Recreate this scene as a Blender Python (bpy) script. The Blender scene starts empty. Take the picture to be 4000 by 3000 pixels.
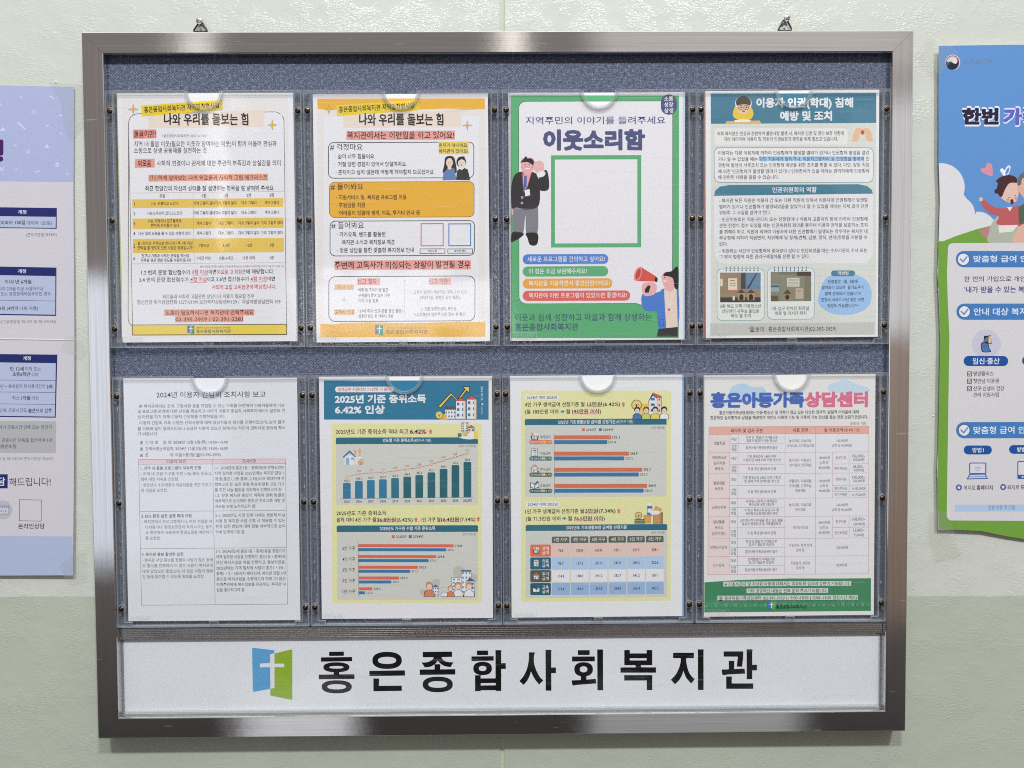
import bpy, bmesh, math, random
import numpy as np
from mathutils import Vector, Matrix
from mathutils.geometry import tessellate_polygon
random.seed(7)
S = bpy.context.scene
COL = S.collection
D2R = math.pi/180
# All lengths below are millimetres on the wall: x right, y up, z out from the wall.
def W3(x, y, z): return Vector((x*.001, -z*.001, y*.001))

# ------------------------------------------------------------------ camera
cam = bpy.data.cameras.new('camera'); cam_o = bpy.data.objects.new('camera', cam); COL.objects.link(cam_o)
cam.sensor_width = 36; cam.lens = 36*2700.7/4000; cam.clip_start = .01; cam.clip_end = 50
def rot3(rx, ry, rz):
    X = Matrix.Rotation(rx, 3, 'X'); Y = Matrix.Rotation(ry, 3, 'Y'); Z = Matrix.Rotation(rz, 3, 'Z')
    return Y @ X @ Z
B3 = Matrix(((1, 0, 0), (0, 0, -1), (0, 1, 0)))
cam_o.matrix_world = Matrix.Translation(W3(6.57, 30.04, 851.05)) @ (B3 @ rot3(-.0300, -.0074, -.0055)).to_4x4()
S.camera = cam_o

# ------------------------------------------------------------------ world and lamps
wd = bpy.data.worlds.new('World'); S.world = wd; wd.use_nodes = True
# dim corridor all round: warm grey walls, darker towards the floor
wn = wd.node_tree.nodes; wl_ = wd.node_tree.links; bg = wn['Background']; tc = wn.new('ShaderNodeTexCoord'); sp_ = wn.new('ShaderNodeSeparateXYZ'); wl_.new(tc.outputs['Generated'], sp_.inputs[0])
cr_ = wn.new('ShaderNodeValToRGB'); mr_ = wn.new('ShaderNodeMapRange'); mr_.inputs['From Min'].default_value = -1; wl_.new(sp_.outputs['Z'], mr_.inputs['Value']); wl_.new(mr_.outputs[0], cr_.inputs[0]); wl_.new(cr_.outputs[0], bg.inputs[0])
cr_.color_ramp.elements[0].position = .28; cr_.color_ramp.elements[0].color = (.032, .027, .026, 1); cr_.color_ramp.elements[1].position = .52; cr_.color_ramp.elements[1].color = (.25, .218, .208, 1)
e_ = cr_.color_ramp.elements.new(.80); e_.color = (.25, .222, .214, 1)
e_ = cr_.color_ramp.elements.new(.93); e_.color = (1.5, 1.55, 1.5, 1)      # lit ceiling
bg.inputs[1].default_value = 1.0
def area(name, pos, target, sx, sy, power, col):
    l = bpy.data.lights.new(name, 'AREA'); l.shape = 'RECTANGLE'; l.size = sx; l.size_y = sy; l.energy = power; l.color = col
    o = bpy.data.objects.new(name, l); COL.objects.link(o); o.location = W3(*pos)
    o.rotation_euler = (W3(*target)-o.location).to_track_quat('-Z', 'Y').to_euler(); return o
area('ceiling_lamp', (-750, 3900, 3200), (0, 0, 0), .55, .20, 146, (.94, .97, 1))
area('ceiling_lamp', (1420, 3900, 3200), (0, 0, 0), .55, .20, 162, (.94, .97, 1))
area('side_light', (-1560, -200, 2100), (-1560, -200, 0), .80, 1.2, 2.7, (.78, .87, 1))  # window inferred from the cool reflection in the left stile
area('side_light', (1660, 640, 2100), (1660, 640, 0), .60, 1.0, 1.1, (.92, .95, 1))  # not a window: added for a grey reflection in the upper right stile
area('reflection_panel', (-450, 260, 2100), (-450, 260, 0), .85, .26, 2.3, (.95, .97, 1))  # added panel, not a doorway: soft glare low on the second top cover
area('streak_lamp', (-1185, 860, 2100), (-1185, 860, 0), .05, .60, .40, (1, .97, .92))  # added narrow lamp: draws the glare streak on the first top cover
area('low_reflection_light', (-950, -1600, 2300), (-950, -1600, 0), .5, .35, .42, (.95, .95, 1))  # not a window: added for a pale patch left in the bottom rail
area('low_reflection_light', (860, -1620, 2300), (860, -1620, 0), .95, .4, .42, (.96, .98, 1))  # added likewise, for the greyish stretch right in the bottom rail
area('reflection_panel', (1150, 1500, 2300), (1150, 1500, 0), 1.5, .4, .75, (1, .97, .93))  # added panel, not a doorway: greys the right half of the top rail
area('brown_reflection_light', (1600, -480, 2100), (1600, -480, 0), .9, 1.2, .42, (1, .62, .34))  # added lamp, not a door: brown reflection in the lower right stile
area('streak_lamp', (38, 1480, 2300), (38, 1480, 0), .08, .44, .17, (1, .95, .88))
area('streak_lamp', (-1350, 1480, 2300), (-1350, 1480, 0), .10, .44, .17, (1, .95, .88))
S.cycles.pixel_filter_type = 'BLACKMAN_HARRIS'; S.cycles.filter_width = 1.05; S.cycles.use_denoising = False
S.view_settings.view_transform = 'Standard'; S.view_settings.look = 'None'; S.view_settings.exposure = -.05; S.view_settings.gamma = 1
S.cycles.max_bounces = 10; S.cycles.transparent_max_bounces = 24; S.cycles.caustics_reflective = False; S.cycles.caustics_refractive = False
PAPER_K = 1.25

# ------------------------------------------------------------------ materials
def lin(c):
    c = c.lstrip('#'); r = [int(c[i:i+2], 16)/255 for i in (0, 2, 4)]
    return [(v/12.92 if v <= .04045 else ((v+.055)/1.055)**2.4) for v in r]
def newmat(name):
    m = bpy.data.materials.new(name); m.use_nodes = True; nt = m.node_tree
    return m, nt, nt.nodes, nt.links, nt.nodes['Principled BSDF']
def N(ns, t, **k):
    n = ns.new(t)
    for a, v in k.items():
        if a in n.inputs: n.inputs[a].default_value = v
        else: setattr(n, a, v)
    return n
PM = {}
def ink(hexc, k=1., rough=.55):
    if (hexc, k) in PM: return PM[hexc, k]
    m, nt, ns, ln, b = newmat('ink_'+hexc.lstrip('#'))
    c = [min(.86, v*PAPER_K*k) for v in lin(hexc)]
    geo = N(ns, 'ShaderNodeNewGeometry'); no = N(ns, 'ShaderNodeTexNoise'); no.inputs['Scale'].default_value = 900
    no.inputs['Detail'].default_value = 3
    ln.new(geo.outputs['Position'], no.inputs['Vector'])
    mr = N(ns, 'ShaderNodeMapRange'); mr.inputs['From Min'].default_value = .3; mr.inputs['From Max'].default_value = .7
    mr.inputs['To Min'].default_value = .93; mr.inputs['To Max'].default_value = 1.05; ln.new(no.outputs['Fac'], mr.inputs['Value'])
    mx = N(ns, 'ShaderNodeVectorMath', operation='SCALE'); mx.inputs[0].default_value = c; ln.new(mr.outputs[0], mx.inputs['Scale'])
    ln.new(mx.outputs[0], b.inputs['Base Color']); b.inputs['Roughness'].default_value = rough; b.inputs['Specular IOR Level'].default_value = .2
    PM[hexc, k] = m; return m
def simple(name, col, rough=.5, metal=0, spec=.5):
    m, nt, ns, ln, b = newmat(name); b.inputs['Base Color'].default_value = (*col, 1); b.inputs['Roughness'].default_value = rough
    b.inputs['Metallic'].default_value = metal; b.inputs['Specular IOR Level'].default_value = spec; return m

def mat_wall():
    m, nt, ns, ln, b = newmat('painted_plaster')
    geo = N(ns, 'ShaderNodeNewGeometry'); sep = N(ns, 'ShaderNodeSeparateXYZ'); ln.new(geo.outputs['Position'], sep.inputs[0])
    # edge between the two paints, slightly sloping and brushed
    nz = N(ns, 'ShaderNodeTexNoise'); nz.inputs['Scale'].default_value = 60; ln.new(geo.outputs['Position'], nz.inputs['Vector'])
    a1 = N(ns, 'ShaderNodeMath', operation='MULTIPLY_ADD'); ln.new(sep.outputs['X'], a1.inputs[0]); a1.inputs[1].default_value = .0075; ln.new(sep.outputs['Z'], a1.inputs[2])
    a2 = N(ns, 'ShaderNodeMath', operation='MULTIPLY_ADD'); ln.new(nz.outputs['Fac'], a2.inputs[0]); a2.inputs[1].default_value = .004; ln.new(a1.outputs[0], a2.inputs[2])
    mr = N(ns, 'ShaderNodeMapRange'); ln.new(a2.outputs[0], mr.inputs['Value']); mr.inputs['From Min'].default_value = -.2579; mr.inputs['From Max'].default_value = -.2571
    blot = N(ns, 'ShaderNodeTexNoise'); blot.inputs['Scale'].default_value = 5; blot.inputs['Detail'].default_value = 6; ln.new(geo.outputs['Position'], blot.inputs['Vector'])
    mix = N(ns, 'ShaderNodeMix', data_type='RGBA'); ln.new(mr.outputs[0], mix.inputs[0])
    mix.inputs[6].default_value = (.47, .512, .418, 1); mix.inputs[7].default_value = (.615, .632, .56, 1)
    mr2 = N(ns, 'ShaderNodeMapRange'); ln.new(blot.outputs['Fac'], mr2.inputs['Value']); mr2.inputs['To Min'].default_value = .90; mr2.inputs['To Max'].default_value = 1.06
    sc = N(ns, 'ShaderNodeVectorMath', operation='SCALE'); ln.new(mix.outputs[2], sc.inputs[0]); ln.new(mr2.outputs[0], sc.inputs['Scale'])
    # small grey scuffs
    sp = N(ns, 'ShaderNodeTexNoise'); sp.inputs['Scale'].default_value = 22; sp.inputs['Detail'].default_value = 8; sp.inputs['Roughness'].default_value = .7
    ln.new(geo.outputs['Position'], sp.inputs['Vector'])
    mr3 = N(ns, 'ShaderNodeMapRange'); ln.new(sp.outputs['Fac'], mr3.inputs['Value']); mr3.inputs['From Min'].default_value = .66; mr3.inputs['From Max'].default_value = .76
    mr3.inputs['To Min'].default_value = 0; mr3.inputs['To Max'].default_value = .35
    mx3 = N(ns, 'ShaderNodeMix', data_type='RGBA'); ln.new(mr3.outputs[0], mx3.inputs[0]); ln.new(sc.outputs[0], mx3.inputs[6]); mx3.inputs[7].default_value = (.22, .24, .2, 1)
    ln.new(mx3.outputs[2], b.inputs['Base Color'])
    b.inputs['Roughness'].default_value = .5; b.inputs['Specular IOR Level'].default_value = .3
    # trowelled relief: soft diagonal streaks; the glossy paint film over it carries a finer grain that glints
    mp = N(ns, 'ShaderNodeMapping'); mp.inputs['Rotation'].default_value = (0, .55, 0); mp.inputs['Scale'].default_value = (1, 1, 2.6); ln.new(geo.outputs['Position'], mp.inputs['Vector'])
    w1 = N(ns, 'ShaderNodeTexNoise'); w1.inputs['Scale'].default_value = 190; w1.inputs['Detail'].default_value = 5; w1.inputs['Roughness'].default_value = .6; ln.new(mp.outputs[0], w1.inputs['Vector'])
    w2 = N(ns, 'ShaderNodeTexNoise'); w2.inputs['Scale'].default_value = 24; w2.inputs['Detail'].default_value = 5; ln.new(geo.outputs['Position'], w2.inputs['Vector'])
    wm = N(ns, 'ShaderNodeMapRange'); wm.inputs['From Min'].default_value = .40; wm.inputs['From Max'].default_value = .66; ln.new(w2.outputs['Fac'], wm.inputs['Value'])   # relief comes and goes in patches
    pa = N(ns, 'ShaderNodeMath', operation='MULTIPLY'); ln.new(wm.outputs[0], pa.inputs[0]); ln.new(w1.outputs['Fac'], pa.inputs[1])
    ad = N(ns, 'ShaderNodeMath', operation='MULTIPLY_ADD'); ln.new(w2.outputs['Fac'], ad.inputs[0]); ad.inputs[1].default_value = .22; ln.new(pa.outputs[0], ad.inputs[2])
    bp = N(ns, 'ShaderNodeBump'); bp.inputs['Strength'].default_value = .40; bp.inputs['Distance'].default_value = .0018; ln.new(ad.outputs[0], bp.inputs['Height'])
    ln.new(bp.outputs[0], b.inputs['Normal'])
    w3 = N(ns, 'ShaderNodeTexNoise'); w3.inputs['Scale'].default_value = 190; w3.inputs['Detail'].default_value = 2; ln.new(mp.outputs[0], w3.inputs['Vector'])
    b3 = N(ns, 'ShaderNodeBump'); b3.inputs['Strength'].default_value = .7; b3.inputs['Distance'].default_value = .0016; pb = N(ns, 'ShaderNodeMath', operation='MULTIPLY'); ln.new(wm.outputs[0], pb.inputs[0]); ln.new(w3.outputs['Fac'], pb.inputs[1]); ln.new(pb.outputs[0], b3.inputs['Height']); ln.new(bp.outputs[0], b3.inputs['Normal'])
    b.inputs['Coat Weight'].default_value = .4; b.inputs['Coat Roughness'].default_value = .14; ln.new(b3.outputs[0], b.inputs['Coat Normal']); return m
def mat_fabric():
    m, nt, ns, ln, b = newmat('woven_fabric')
    geo = N(ns, 'ShaderNodeNewGeometry')
    dis = N(ns, 'ShaderNodeTexNoise'); dis.inputs['Scale'].default_value = 120; ln.new(geo.outputs['Position'], dis.inputs['Vector'])
    dm = N(ns, 'ShaderNodeVectorMath', operation='MULTIPLY_ADD'); ln.new(dis.outputs['Color'], dm.inputs[0]); dm.inputs[1].default_value = (.0012,)*3; ln.new(geo.outputs['Position'], dm.inputs[2])
    sep = N(ns, 'ShaderNodeSeparateXYZ'); ln.new(dm.outputs[0], sep.inputs[0])
    def sine(sock, per, ph=0):
        a = N(ns, 'ShaderNodeMath', operation='MULTIPLY_ADD'); ln.new(sock, a.inputs[0]); a.inputs[1].default_value = 2*math.pi/per; a.inputs[2].default_value = ph
        s = N(ns, 'ShaderNodeMath', operation='SINE'); ln.new(a.outputs[0], s.inputs[0]); return s
    sx = sine(sep.outputs['X'], .0034); sz = sine(sep.outputs['Z'], .0034)
    pr = N(ns, 'ShaderNodeMath', operation='MULTIPLY'); ln.new(sx.outputs[0], pr.inputs[0]); ln.new(sz.outputs[0], pr.inputs[1])
    mpx = N(ns, 'ShaderNodeMapping'); mpx.inputs['Scale'].default_value = (210, 1, 620); ln.new(geo.outputs['Position'], mpx.inputs['Vector'])
    mpz = N(ns, 'ShaderNodeMapping'); mpz.inputs['Scale'].default_value = (620, 1, 210); ln.new(geo.outputs['Position'], mpz.inputs['Vector'])
    n1 = N(ns, 'ShaderNodeTexNoise'); n1.inputs['Scale'].default_value = 1; ln.new(mpx.outputs[0], n1.inputs['Vector'])
    n2 = N(ns, 'ShaderNodeTexNoise'); n2.inputs['Scale'].default_value = 1; ln.new(mpz.outputs[0], n2.inputs['Vector'])
    a = N(ns, 'ShaderNodeMath', operation='MULTIPLY_ADD'); ln.new(pr.outputs[0], a.inputs[0]); a.inputs[1].default_value = .16; ln.new(n1.outputs['Fac'], a.inputs[2])
    a2 = N(ns, 'ShaderNodeMath', operation='ADD'); ln.new(a.outputs[0], a2.inputs[0]); ln.new(n2.outputs['Fac'], a2.inputs[1])
    cr = N(ns, 'ShaderNodeValToRGB'); cr.color_ramp.elements[0].position = .30; cr.color_ramp.elements[1].position = .78
    hf = N(ns, 'ShaderNodeMath', operation='MULTIPLY'); hf.inputs[1].default_value = .52; ln.new(a2.outputs[0], hf.inputs[0]); ln.new(hf.outputs[0], cr.inputs[0])
    cr.color_ramp.elements[0].color = (.035, .042, .070, 1); cr.color_ramp.elements[1].color = (.30, .345, .475, 1)
    e = cr.color_ramp.elements.new(.53); e.color = (.098, .114, .172, 1)
    ln.new(cr.outputs[0], b.inputs['Base Color']); b.inputs['Roughness'].default_value = .85
    bp = N(ns, 'ShaderNodeBump'); bp.inputs['Strength'].default_value = .7; bp.inputs['Distance'].default_value = .0009; ln.new(a2.outputs[0], bp.inputs['Height']); ln.new(bp.outputs[0], b.inputs['Normal'])
    return m
def mat_steel(name, base=(.74, .73, .725), rough=.115, axis='X'):
    m = bpy.data.materials.new(name); m.use_nodes = True; nt = m.node_tree; ns = nt.nodes; ln = nt.links; ns.clear()
    out = N(ns, 'ShaderNodeOutputMaterial'); g = N(ns, 'ShaderNodeBsdfAnisotropic'); g.distribution = 'BECKMANN'; g.inputs['Color'].default_value = (*base, 1)
    geo = N(ns, 'ShaderNodeNewGeometry'); mp = N(ns, 'ShaderNodeMapping')
    mp.inputs['Scale'].default_value = (5, 1100, 1100) if axis == 'X' else (1100, 1100, 5); ln.new(geo.outputs['Position'], mp.inputs['Vector'])
    n = N(ns, 'ShaderNodeTexNoise'); n.inputs['Scale'].default_value = 1; n.inputs['Detail'].default_value = 4; ln.new(mp.outputs[0], n.inputs['Vector'])
    n2 = N(ns, 'ShaderNodeTexNoise'); n2.inputs['Scale'].default_value = 16; n2.inputs['Detail'].default_value = 6; ln.new(geo.outputs['Position'], n2.inputs['Vector'])
    mr = N(ns, 'ShaderNodeMapRange'); mr.inputs['From Min'].default_value = .3; mr.inputs['From Max'].default_value = .7; mr.inputs['To Min'].default_value = rough*.9; mr.inputs['To Max'].default_value = rough*1.3
    ln.new(n2.outputs['Fac'], mr.inputs['Value']); ln.new(mr.outputs[0], g.inputs['Roughness'])
    # brushed lines, faint smears and short scratches vary how much it reflects
    c1 = N(ns, 'ShaderNodeMapRange'); c1.inputs['From Min'].default_value = .3; c1.inputs['From Max'].default_value = .7; c1.inputs['To Min'].default_value = .84; c1.inputs['To Max'].default_value = 1.1; ln.new(n.outputs['Fac'], c1.inputs['Value'])
    sc = N(ns, 'ShaderNodeVectorMath', operation='SCALE'); sc.inputs[0].default_value = base; ln.new(c1.outputs[0], sc.inputs['Scale']); ln.new(sc.outputs[0], g.inputs['Color'])
    bp = N(ns, 'ShaderNodeBump'); bp.inputs['Strength'].default_value = .12; bp.inputs['Distance'].default_value = .00012; ln.new(n.outputs['Fac'], bp.inputs['Height'])
    bp2 = N(ns, 'ShaderNodeBump'); bp2.inputs['Strength'].default_value = .10; bp2.inputs['Distance'].default_value = .0012; ln.new(n2.outputs['Fac'], bp2.inputs['Height']); ln.new(bp.outputs[0], bp2.inputs['Normal'])
    ln.new(bp2.outputs[0], g.inputs['Normal'])
    df = N(ns, 'ShaderNodeBsdfDiffuse'); df.inputs[0].default_value = (.45, .45, .46, 1); mx = N(ns, 'ShaderNodeMixShader'); mx.inputs[0].default_value = .05
    mp3 = N(ns, 'ShaderNodeMapping'); mp3.inputs['Rotation'].default_value = (0, .7, 0); mp3.inputs['Scale'].default_value = (30, 30, 260); ln.new(geo.outputs['Position'], mp3.inputs['Vector'])
    n3 = N(ns, 'ShaderNodeTexNoise'); n3.inputs['Scale'].default_value = 1; n3.inputs['Detail'].default_value = 3; ln.new(mp3.outputs[0], n3.inputs['Vector'])
    m3 = N(ns, 'ShaderNodeMapRange'); m3.inputs['From Min'].default_value = .70; m3.inputs['From Max'].default_value = .76; m3.inputs['To Min'].default_value = .04; m3.inputs['To Max'].default_value = .35; ln.new(n3.outputs['Fac'], m3.inputs['Value']); ln.new(m3.outputs[0], mx.inputs[0])
    ln.new(g.outputs[0], mx.inputs[1]); ln.new(df.outputs[0], mx.inputs[2]); ln.new(mx.outputs[0], out.inputs[0]); return m
def mat_clear(name, tint=(.97, .975, .98), milk=0., rough=.06, warp=.0, ior=1.49, scale=9, gain=1., dust=0):
    m = bpy.data.materials.new(name); m.use_nodes = True; nt = m.node_tree; ns = nt.nodes; ln = nt.links; ns.clear()
    out = N(ns, 'ShaderNodeOutputMaterial'); tr = N(ns, 'ShaderNodeBsdfTransparent'); tr.inputs[0].default_value = (*tint, 1)
    gl = N(ns, 'ShaderNodeBsdfGlossy'); gl.inputs['Roughness'].default_value = rough; gl.inputs[0].default_value = (1, 1, 1, 1)
    fr = N(ns, 'ShaderNodeFresnel'); gb = N(ns, 'ShaderNodeNewGeometry'); io = N(ns, 'ShaderNodeMath', operation='MULTIPLY_ADD'); io.inputs[1].default_value = 1/ior-ior; io.inputs[2].default_value = ior; ln.new(gb.outputs['Backfacing'], io.inputs[0]); ln.new(io.outputs[0], fr.inputs['IOR'])   # the same loss going in and coming out
    g = N(ns, 'ShaderNodeMath', operation='MULTIPLY'); g.inputs[1].default_value = gain; ln.new(fr.outputs[0], g.inputs[0])
    mx = N(ns, 'ShaderNodeMixShader'); ln.new(g.outputs[0], mx.inputs[0]); ln.new(tr.outputs[0], mx.inputs[1]); ln.new(gl.outputs[0], mx.inputs[2])
    last = mx
    if milk:
        df = N(ns, 'ShaderNodeBsdfDiffuse'); df.inputs[0].default_value = (.80, .83, .84, 1)
        m2 = N(ns, 'ShaderNodeMixShader'); m2.inputs[0].default_value = milk; ln.new(mx.outputs[0], m2.inputs[1]); ln.new(df.outputs[0], m2.inputs[2]); last = m2
    if dust:      # hairline scratches, wiping marks and specks of dust
        geo = N(ns, 'ShaderNodeNewGeometry'); acc = None
        for rot, scl, lo, amp in (((0, .35, 0), (9, 9, 420), .665, dust), ((0, -.9, 0), (14, 14, 520), .69, dust), ((0, 0, 0), (420, 420, 420), .74, dust*1.6), ((0, .5, 0), (7, 7, 22), .50, dust*.22)):
            mp = N(ns, 'ShaderNodeMapping'); mp.inputs['Rotation'].default_value = rot; mp.inputs['Scale'].default_value = scl; ln.new(geo.outputs['Position'], mp.inputs['Vector'])
            no = N(ns, 'ShaderNodeTexNoise'); no.inputs['Scale'].default_value = 1; no.inputs['Detail'].default_value = 3; ln.new(mp.outputs[0], no.inputs['Vector'])
            mr = N(ns, 'ShaderNodeMapRange'); mr.inputs['From Min'].default_value = lo; mr.inputs['From Max'].default_value = lo+(.05 if scl[2] > 100 else .25); mr.inputs['To Max'].default_value = amp; ln.new(no.outputs['Fac'], mr.inputs['Value'])
            if acc is None: acc = mr
            else: ad = N(ns, 'ShaderNodeMath', operation='ADD'); ln.new(acc.outputs[0], ad.inputs[0]); ln.new(mr.outputs[0], ad.inputs[1]); acc = ad
        df = N(ns, 'ShaderNodeBsdfDiffuse'); df.inputs[0].default_value = (.75, .75, .76, 1)
        m2 = N(ns, 'ShaderNodeMixShader'); ln.new(acc.outputs[0], m2.inputs[0]); ln.new(last.outputs[0], m2.inputs[1]); ln.new(df.outputs[0], m2.inputs[2]); last = m2
    if warp:
        geo = N(ns, 'ShaderNodeNewGeometry'); no = N(ns, 'ShaderNodeTexNoise'); no.inputs['Scale'].default_value = scale; no.inputs['Detail'].default_value = 2
        ln.new(geo.outputs['Position'], no.inputs['Vector'])
        bp = N(ns, 'ShaderNodeBump'); bp.inputs['Strength'].default_value = 1; bp.inputs['Distance'].default_value = warp; ln.new(no.outputs['Fac'], bp.inputs['Height'])
        ln.new(bp.outputs[0], gl.inputs['Normal']); ln.new(bp.outputs[0], fr.inputs['Normal'])
    ln.new(last.outputs[0], out.inputs[0]); return m
M_WALL = mat_wall(); M_FAB = mat_fabric()
M_STX = mat_steel('brushed_steel_horizontal', axis='X'); M_STZ = mat_steel('brushed_steel_vertical', axis='Z')
M_BAR = mat_steel('ribbed_aluminium', (.78, .77, .75), .24, 'X')
M_COVER = mat_clear('clear_acrylic_sheet', (.996, .997, .998), rough=.09, warp=.0022, scale=8, gain=.8, dust=.08)
M_RIB = mat_clear('clear_acrylic_rib', (.97, .975, .98), milk=.15, rough=.08)
M_CHAN = mat_clear('clear_acrylic_channel', (.965, .975, .985), milk=.03, rough=.15, warp=.0009, scale=150)
M_EDGE = mat_clear('clear_acrylic_edge', (.95, .955, .96), milk=.09, rough=.10)
M_TAPE = mat_clear('clear_tape', (.99, .99, .975), milk=.07, rough=.22, warp=.0003, scale=90)
M_MARK = mat_clear('embossed_acrylic', (.88, .89, .90), milk=.22, rough=.2)
M_BRASS = simple('antique_brass', (.11, .07, .042), .25, 1); M_SLOT = simple('screw_recess', (.02, .017, .015), .6)
M_ZINC = simple('bright_zinc', (.75, .75, .74), .25, 1); M_WIRE = simple('black_lacquered_wire', (.012, .01, .009), .35)
M_GREYSLOT = simple('grey_recess', (.16, .16, .16), .5)
M_SEAL = simple('joint_sealant', (.50, .56, .42), .45)
M_DARK = simple('dark_gap', (.012, .012, .014), .7)

# ------------------------------------------------------------------ objects
def link(name, me, parent=None):
    o = bpy.data.objects.new(name, me); COL.objects.link(o)
    if parent is not None: o.parent = parent
    return o
def empty(name, x, y, z, label, cat, group=None):
    o = bpy.data.objects.new(name, None); COL.objects.link(o); o.location = W3(x, y, z); o.empty_display_size = .02
    o['label'] = label; o['category'] = cat
    if group: o['group'] = group
    return o
class MB:
    """mesh builder in wall millimetres relative to a base point"""
    def __init__(s, ox=0, oy=0, oz=0): s.v = []; s.f = []; s.m = []; s.o = (ox, oy, oz); s.mats = []
    def mi(s, mat):
        if mat not in s.mats: s.mats.append(mat)
        return s.mats.index(mat)
    def add(s, vs, fs, mat):
        b = len(s.v); i = s.mi(mat)
        for p in vs: s.v.append(W3(p[0]-s.o[0], p[1]-s.o[1], p[2]-s.o[2]))
        for f in fs: s.f.append(tuple(b+k for k in f)); s.m.append(i)
    def box(s, x0, y0, z0, x1, y1, z1, mat, ch=0):
        if ch:
            return s.prism([(x0+ch, y0), (x1-ch, y0), (x1, y0+ch), (x1, y1-ch), (x1-ch, y1), (x0+ch, y1), (x0, y1-ch), (x0, y0+ch)], z0, z1, mat)
        vs = [(x0, y0, z0), (x1, y0, z0), (x1, y1, z0), (x0, y1, z0), (x0, y0, z1), (x1, y0, z1), (x1, y1, z1), (x0, y1, z1)]
        s.add(vs, [(3, 2, 1, 0), (4, 5, 6, 7), (0, 1, 5, 4), (1, 2, 6, 5), (2, 3, 7, 6), (3, 0, 4, 7)], mat)
    def prism(s, pts, z0, z1, mat, bev=0):
        n = len(pts); tri = tessellate_polygon([[Vector((p[0], p[1], 0)) for p in pts]])
        ar = sum(pts[i][0]*pts[(i+1) % n][1]-pts[(i+1) % n][0]*pts[i][1] for i in range(n))
        if ar < 0: pts = pts[::-1]; tri = [tuple(n-1-k for k in t) for t in tri]
        def up(t):
            a, b, c = (pts[k] for k in t); return (b[0]-a[0])*(c[1]-a[1])-(c[0]-a[0])*(b[1]-a[1]) > 0
        tri = [t if up(t) else t[::-1] for t in tri]
        vs = [(p[0], p[1], z0) for p in pts]+[(p[0], p[1], z1) for p in pts]
        fs = [t[::-1] for t in tri]+[tuple(k+n for k in t) for t in tri]+[(i, (i+1) % n, (i+1) % n+n, i+n) for i in range(n)]
        s.add(vs, fs, mat)
    def flat(s, pts, z, mat):
        tri = tessellate_polygon([[Vector((p[0], p[1], 0)) for p in pts]]); out = []
        for t in tri:
            a, b, c = (pts[k] for k in t); out.append(t if (b[0]-a[0])*(c[1]-a[1])-(c[0]-a[0])*(b[1]-a[1]) > 0 else t[::-1])
        s.add([(p[0], p[1], z(p[0], p[1]) if callable(z) else z) for p in pts], out, mat)
    def tube(s, pts, r, mat, n=8):
        ring = []
        P = [Vector(p) for p in pts]
        for i, p in enumerate(P):
            d = (P[min(i+1, len(P)-1)]-P[max(i-1, 0)]).normalized(); a = d.orthogonal().normalized()
            if i: a = (pa-d*pa.dot(d)).normalized()
            pa = a; c = d.cross(a); ring.append([p+a*r*math.cos(t*2*math.pi/n)+c*r*math.sin(t*2*math.pi/n) for t in range(n)])
        vs = [q for rr in ring for q in rr]; fs = [(i*n+k, i*n+(k+1) % n, (i+1)*n+(k+1) % n, (i+1)*n+k) for i in range(len(P)-1) for k in range(n)]
        fs += [tuple(range(n))[::-1], tuple((len(P)-1)*n+k for k in range(n))]; s.add(vs, fs, mat)
    def lathe(s, cx, cy, prof, mat, n=20):
        vs = [(cx+r*math.cos(k*2*math.pi/n), cy+r*math.sin(k*2*math.pi/n), z) for r, z in prof for k in range(n)]
        fs = [(i*n+k, i*n+(k+1) % n, (i+1)*n+(k+1) % n, (i+1)*n+k) for i in range(len(prof)-1) for k in range(n)]
        fs.append(tuple((len(prof)-1)*n+k for k in range(n))); s.add(vs, fs, mat)
    def build(s, name, parent=None, smooth=False):
        me = bpy.data.meshes.new(name); me.from_pydata(s.v, [], s.f)
        for m in s.mats: me.materials.append(m)
        me.polygons.foreach_set('material_index', s.m)
        if smooth: me.polygons.foreach_set('use_smooth', [True]*len(s.f))
        me.update(); return link(name, me, parent)

# ------------------------------------------------------------------ the wall: two plastered panels and the sealed joint between them
def joint(y): return 3.6+(y-470)*(5.4/940)      # centre of the joint
mb = MB(); mb.prism([(-1700, -1100), (joint(-1100)-3, -1100), (joint(1000)-3, 1000), (-1700, 1000)], -20, 0, M_WALL); wl = mb.build('wall'); wl['kind'] = 'structure'; wl['label'] = 'plastered wall painted off white above and pale green below'
mb = MB(); mb.prism([(joint(-1100)+3, -1100), (1700, -1100), (1700, 1000), (joint(1000)+3, 1000)], -20, 0, M_WALL); mb.build('wall_panel', wl)
mb = MB(); rr = random.Random(3)
ys = [-1100+i*15 for i in range(141)]
L = [(joint(y)-2.98, y, -.9+rr.uniform(-.25, .25)) for y in ys]; C_ = [(joint(y)+rr.uniform(-.4, .4), y, -1.9+rr.uniform(-.35, .35)) for y in ys]; R = [(joint(y)+2.98, y, -.7+rr.uniform(-.25, .25)) for y in ys]
vs = L+C_+R; n = len(ys); fs = []
for i in range(n-1): fs += [(i, n+i, n+i+1, i+1), (n+i, 2*n+i, 2*n+i+1, n+i+1)]
mb.add(vs, fs, M_SEAL); mb.build('joint_sealant', wl, True)

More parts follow.
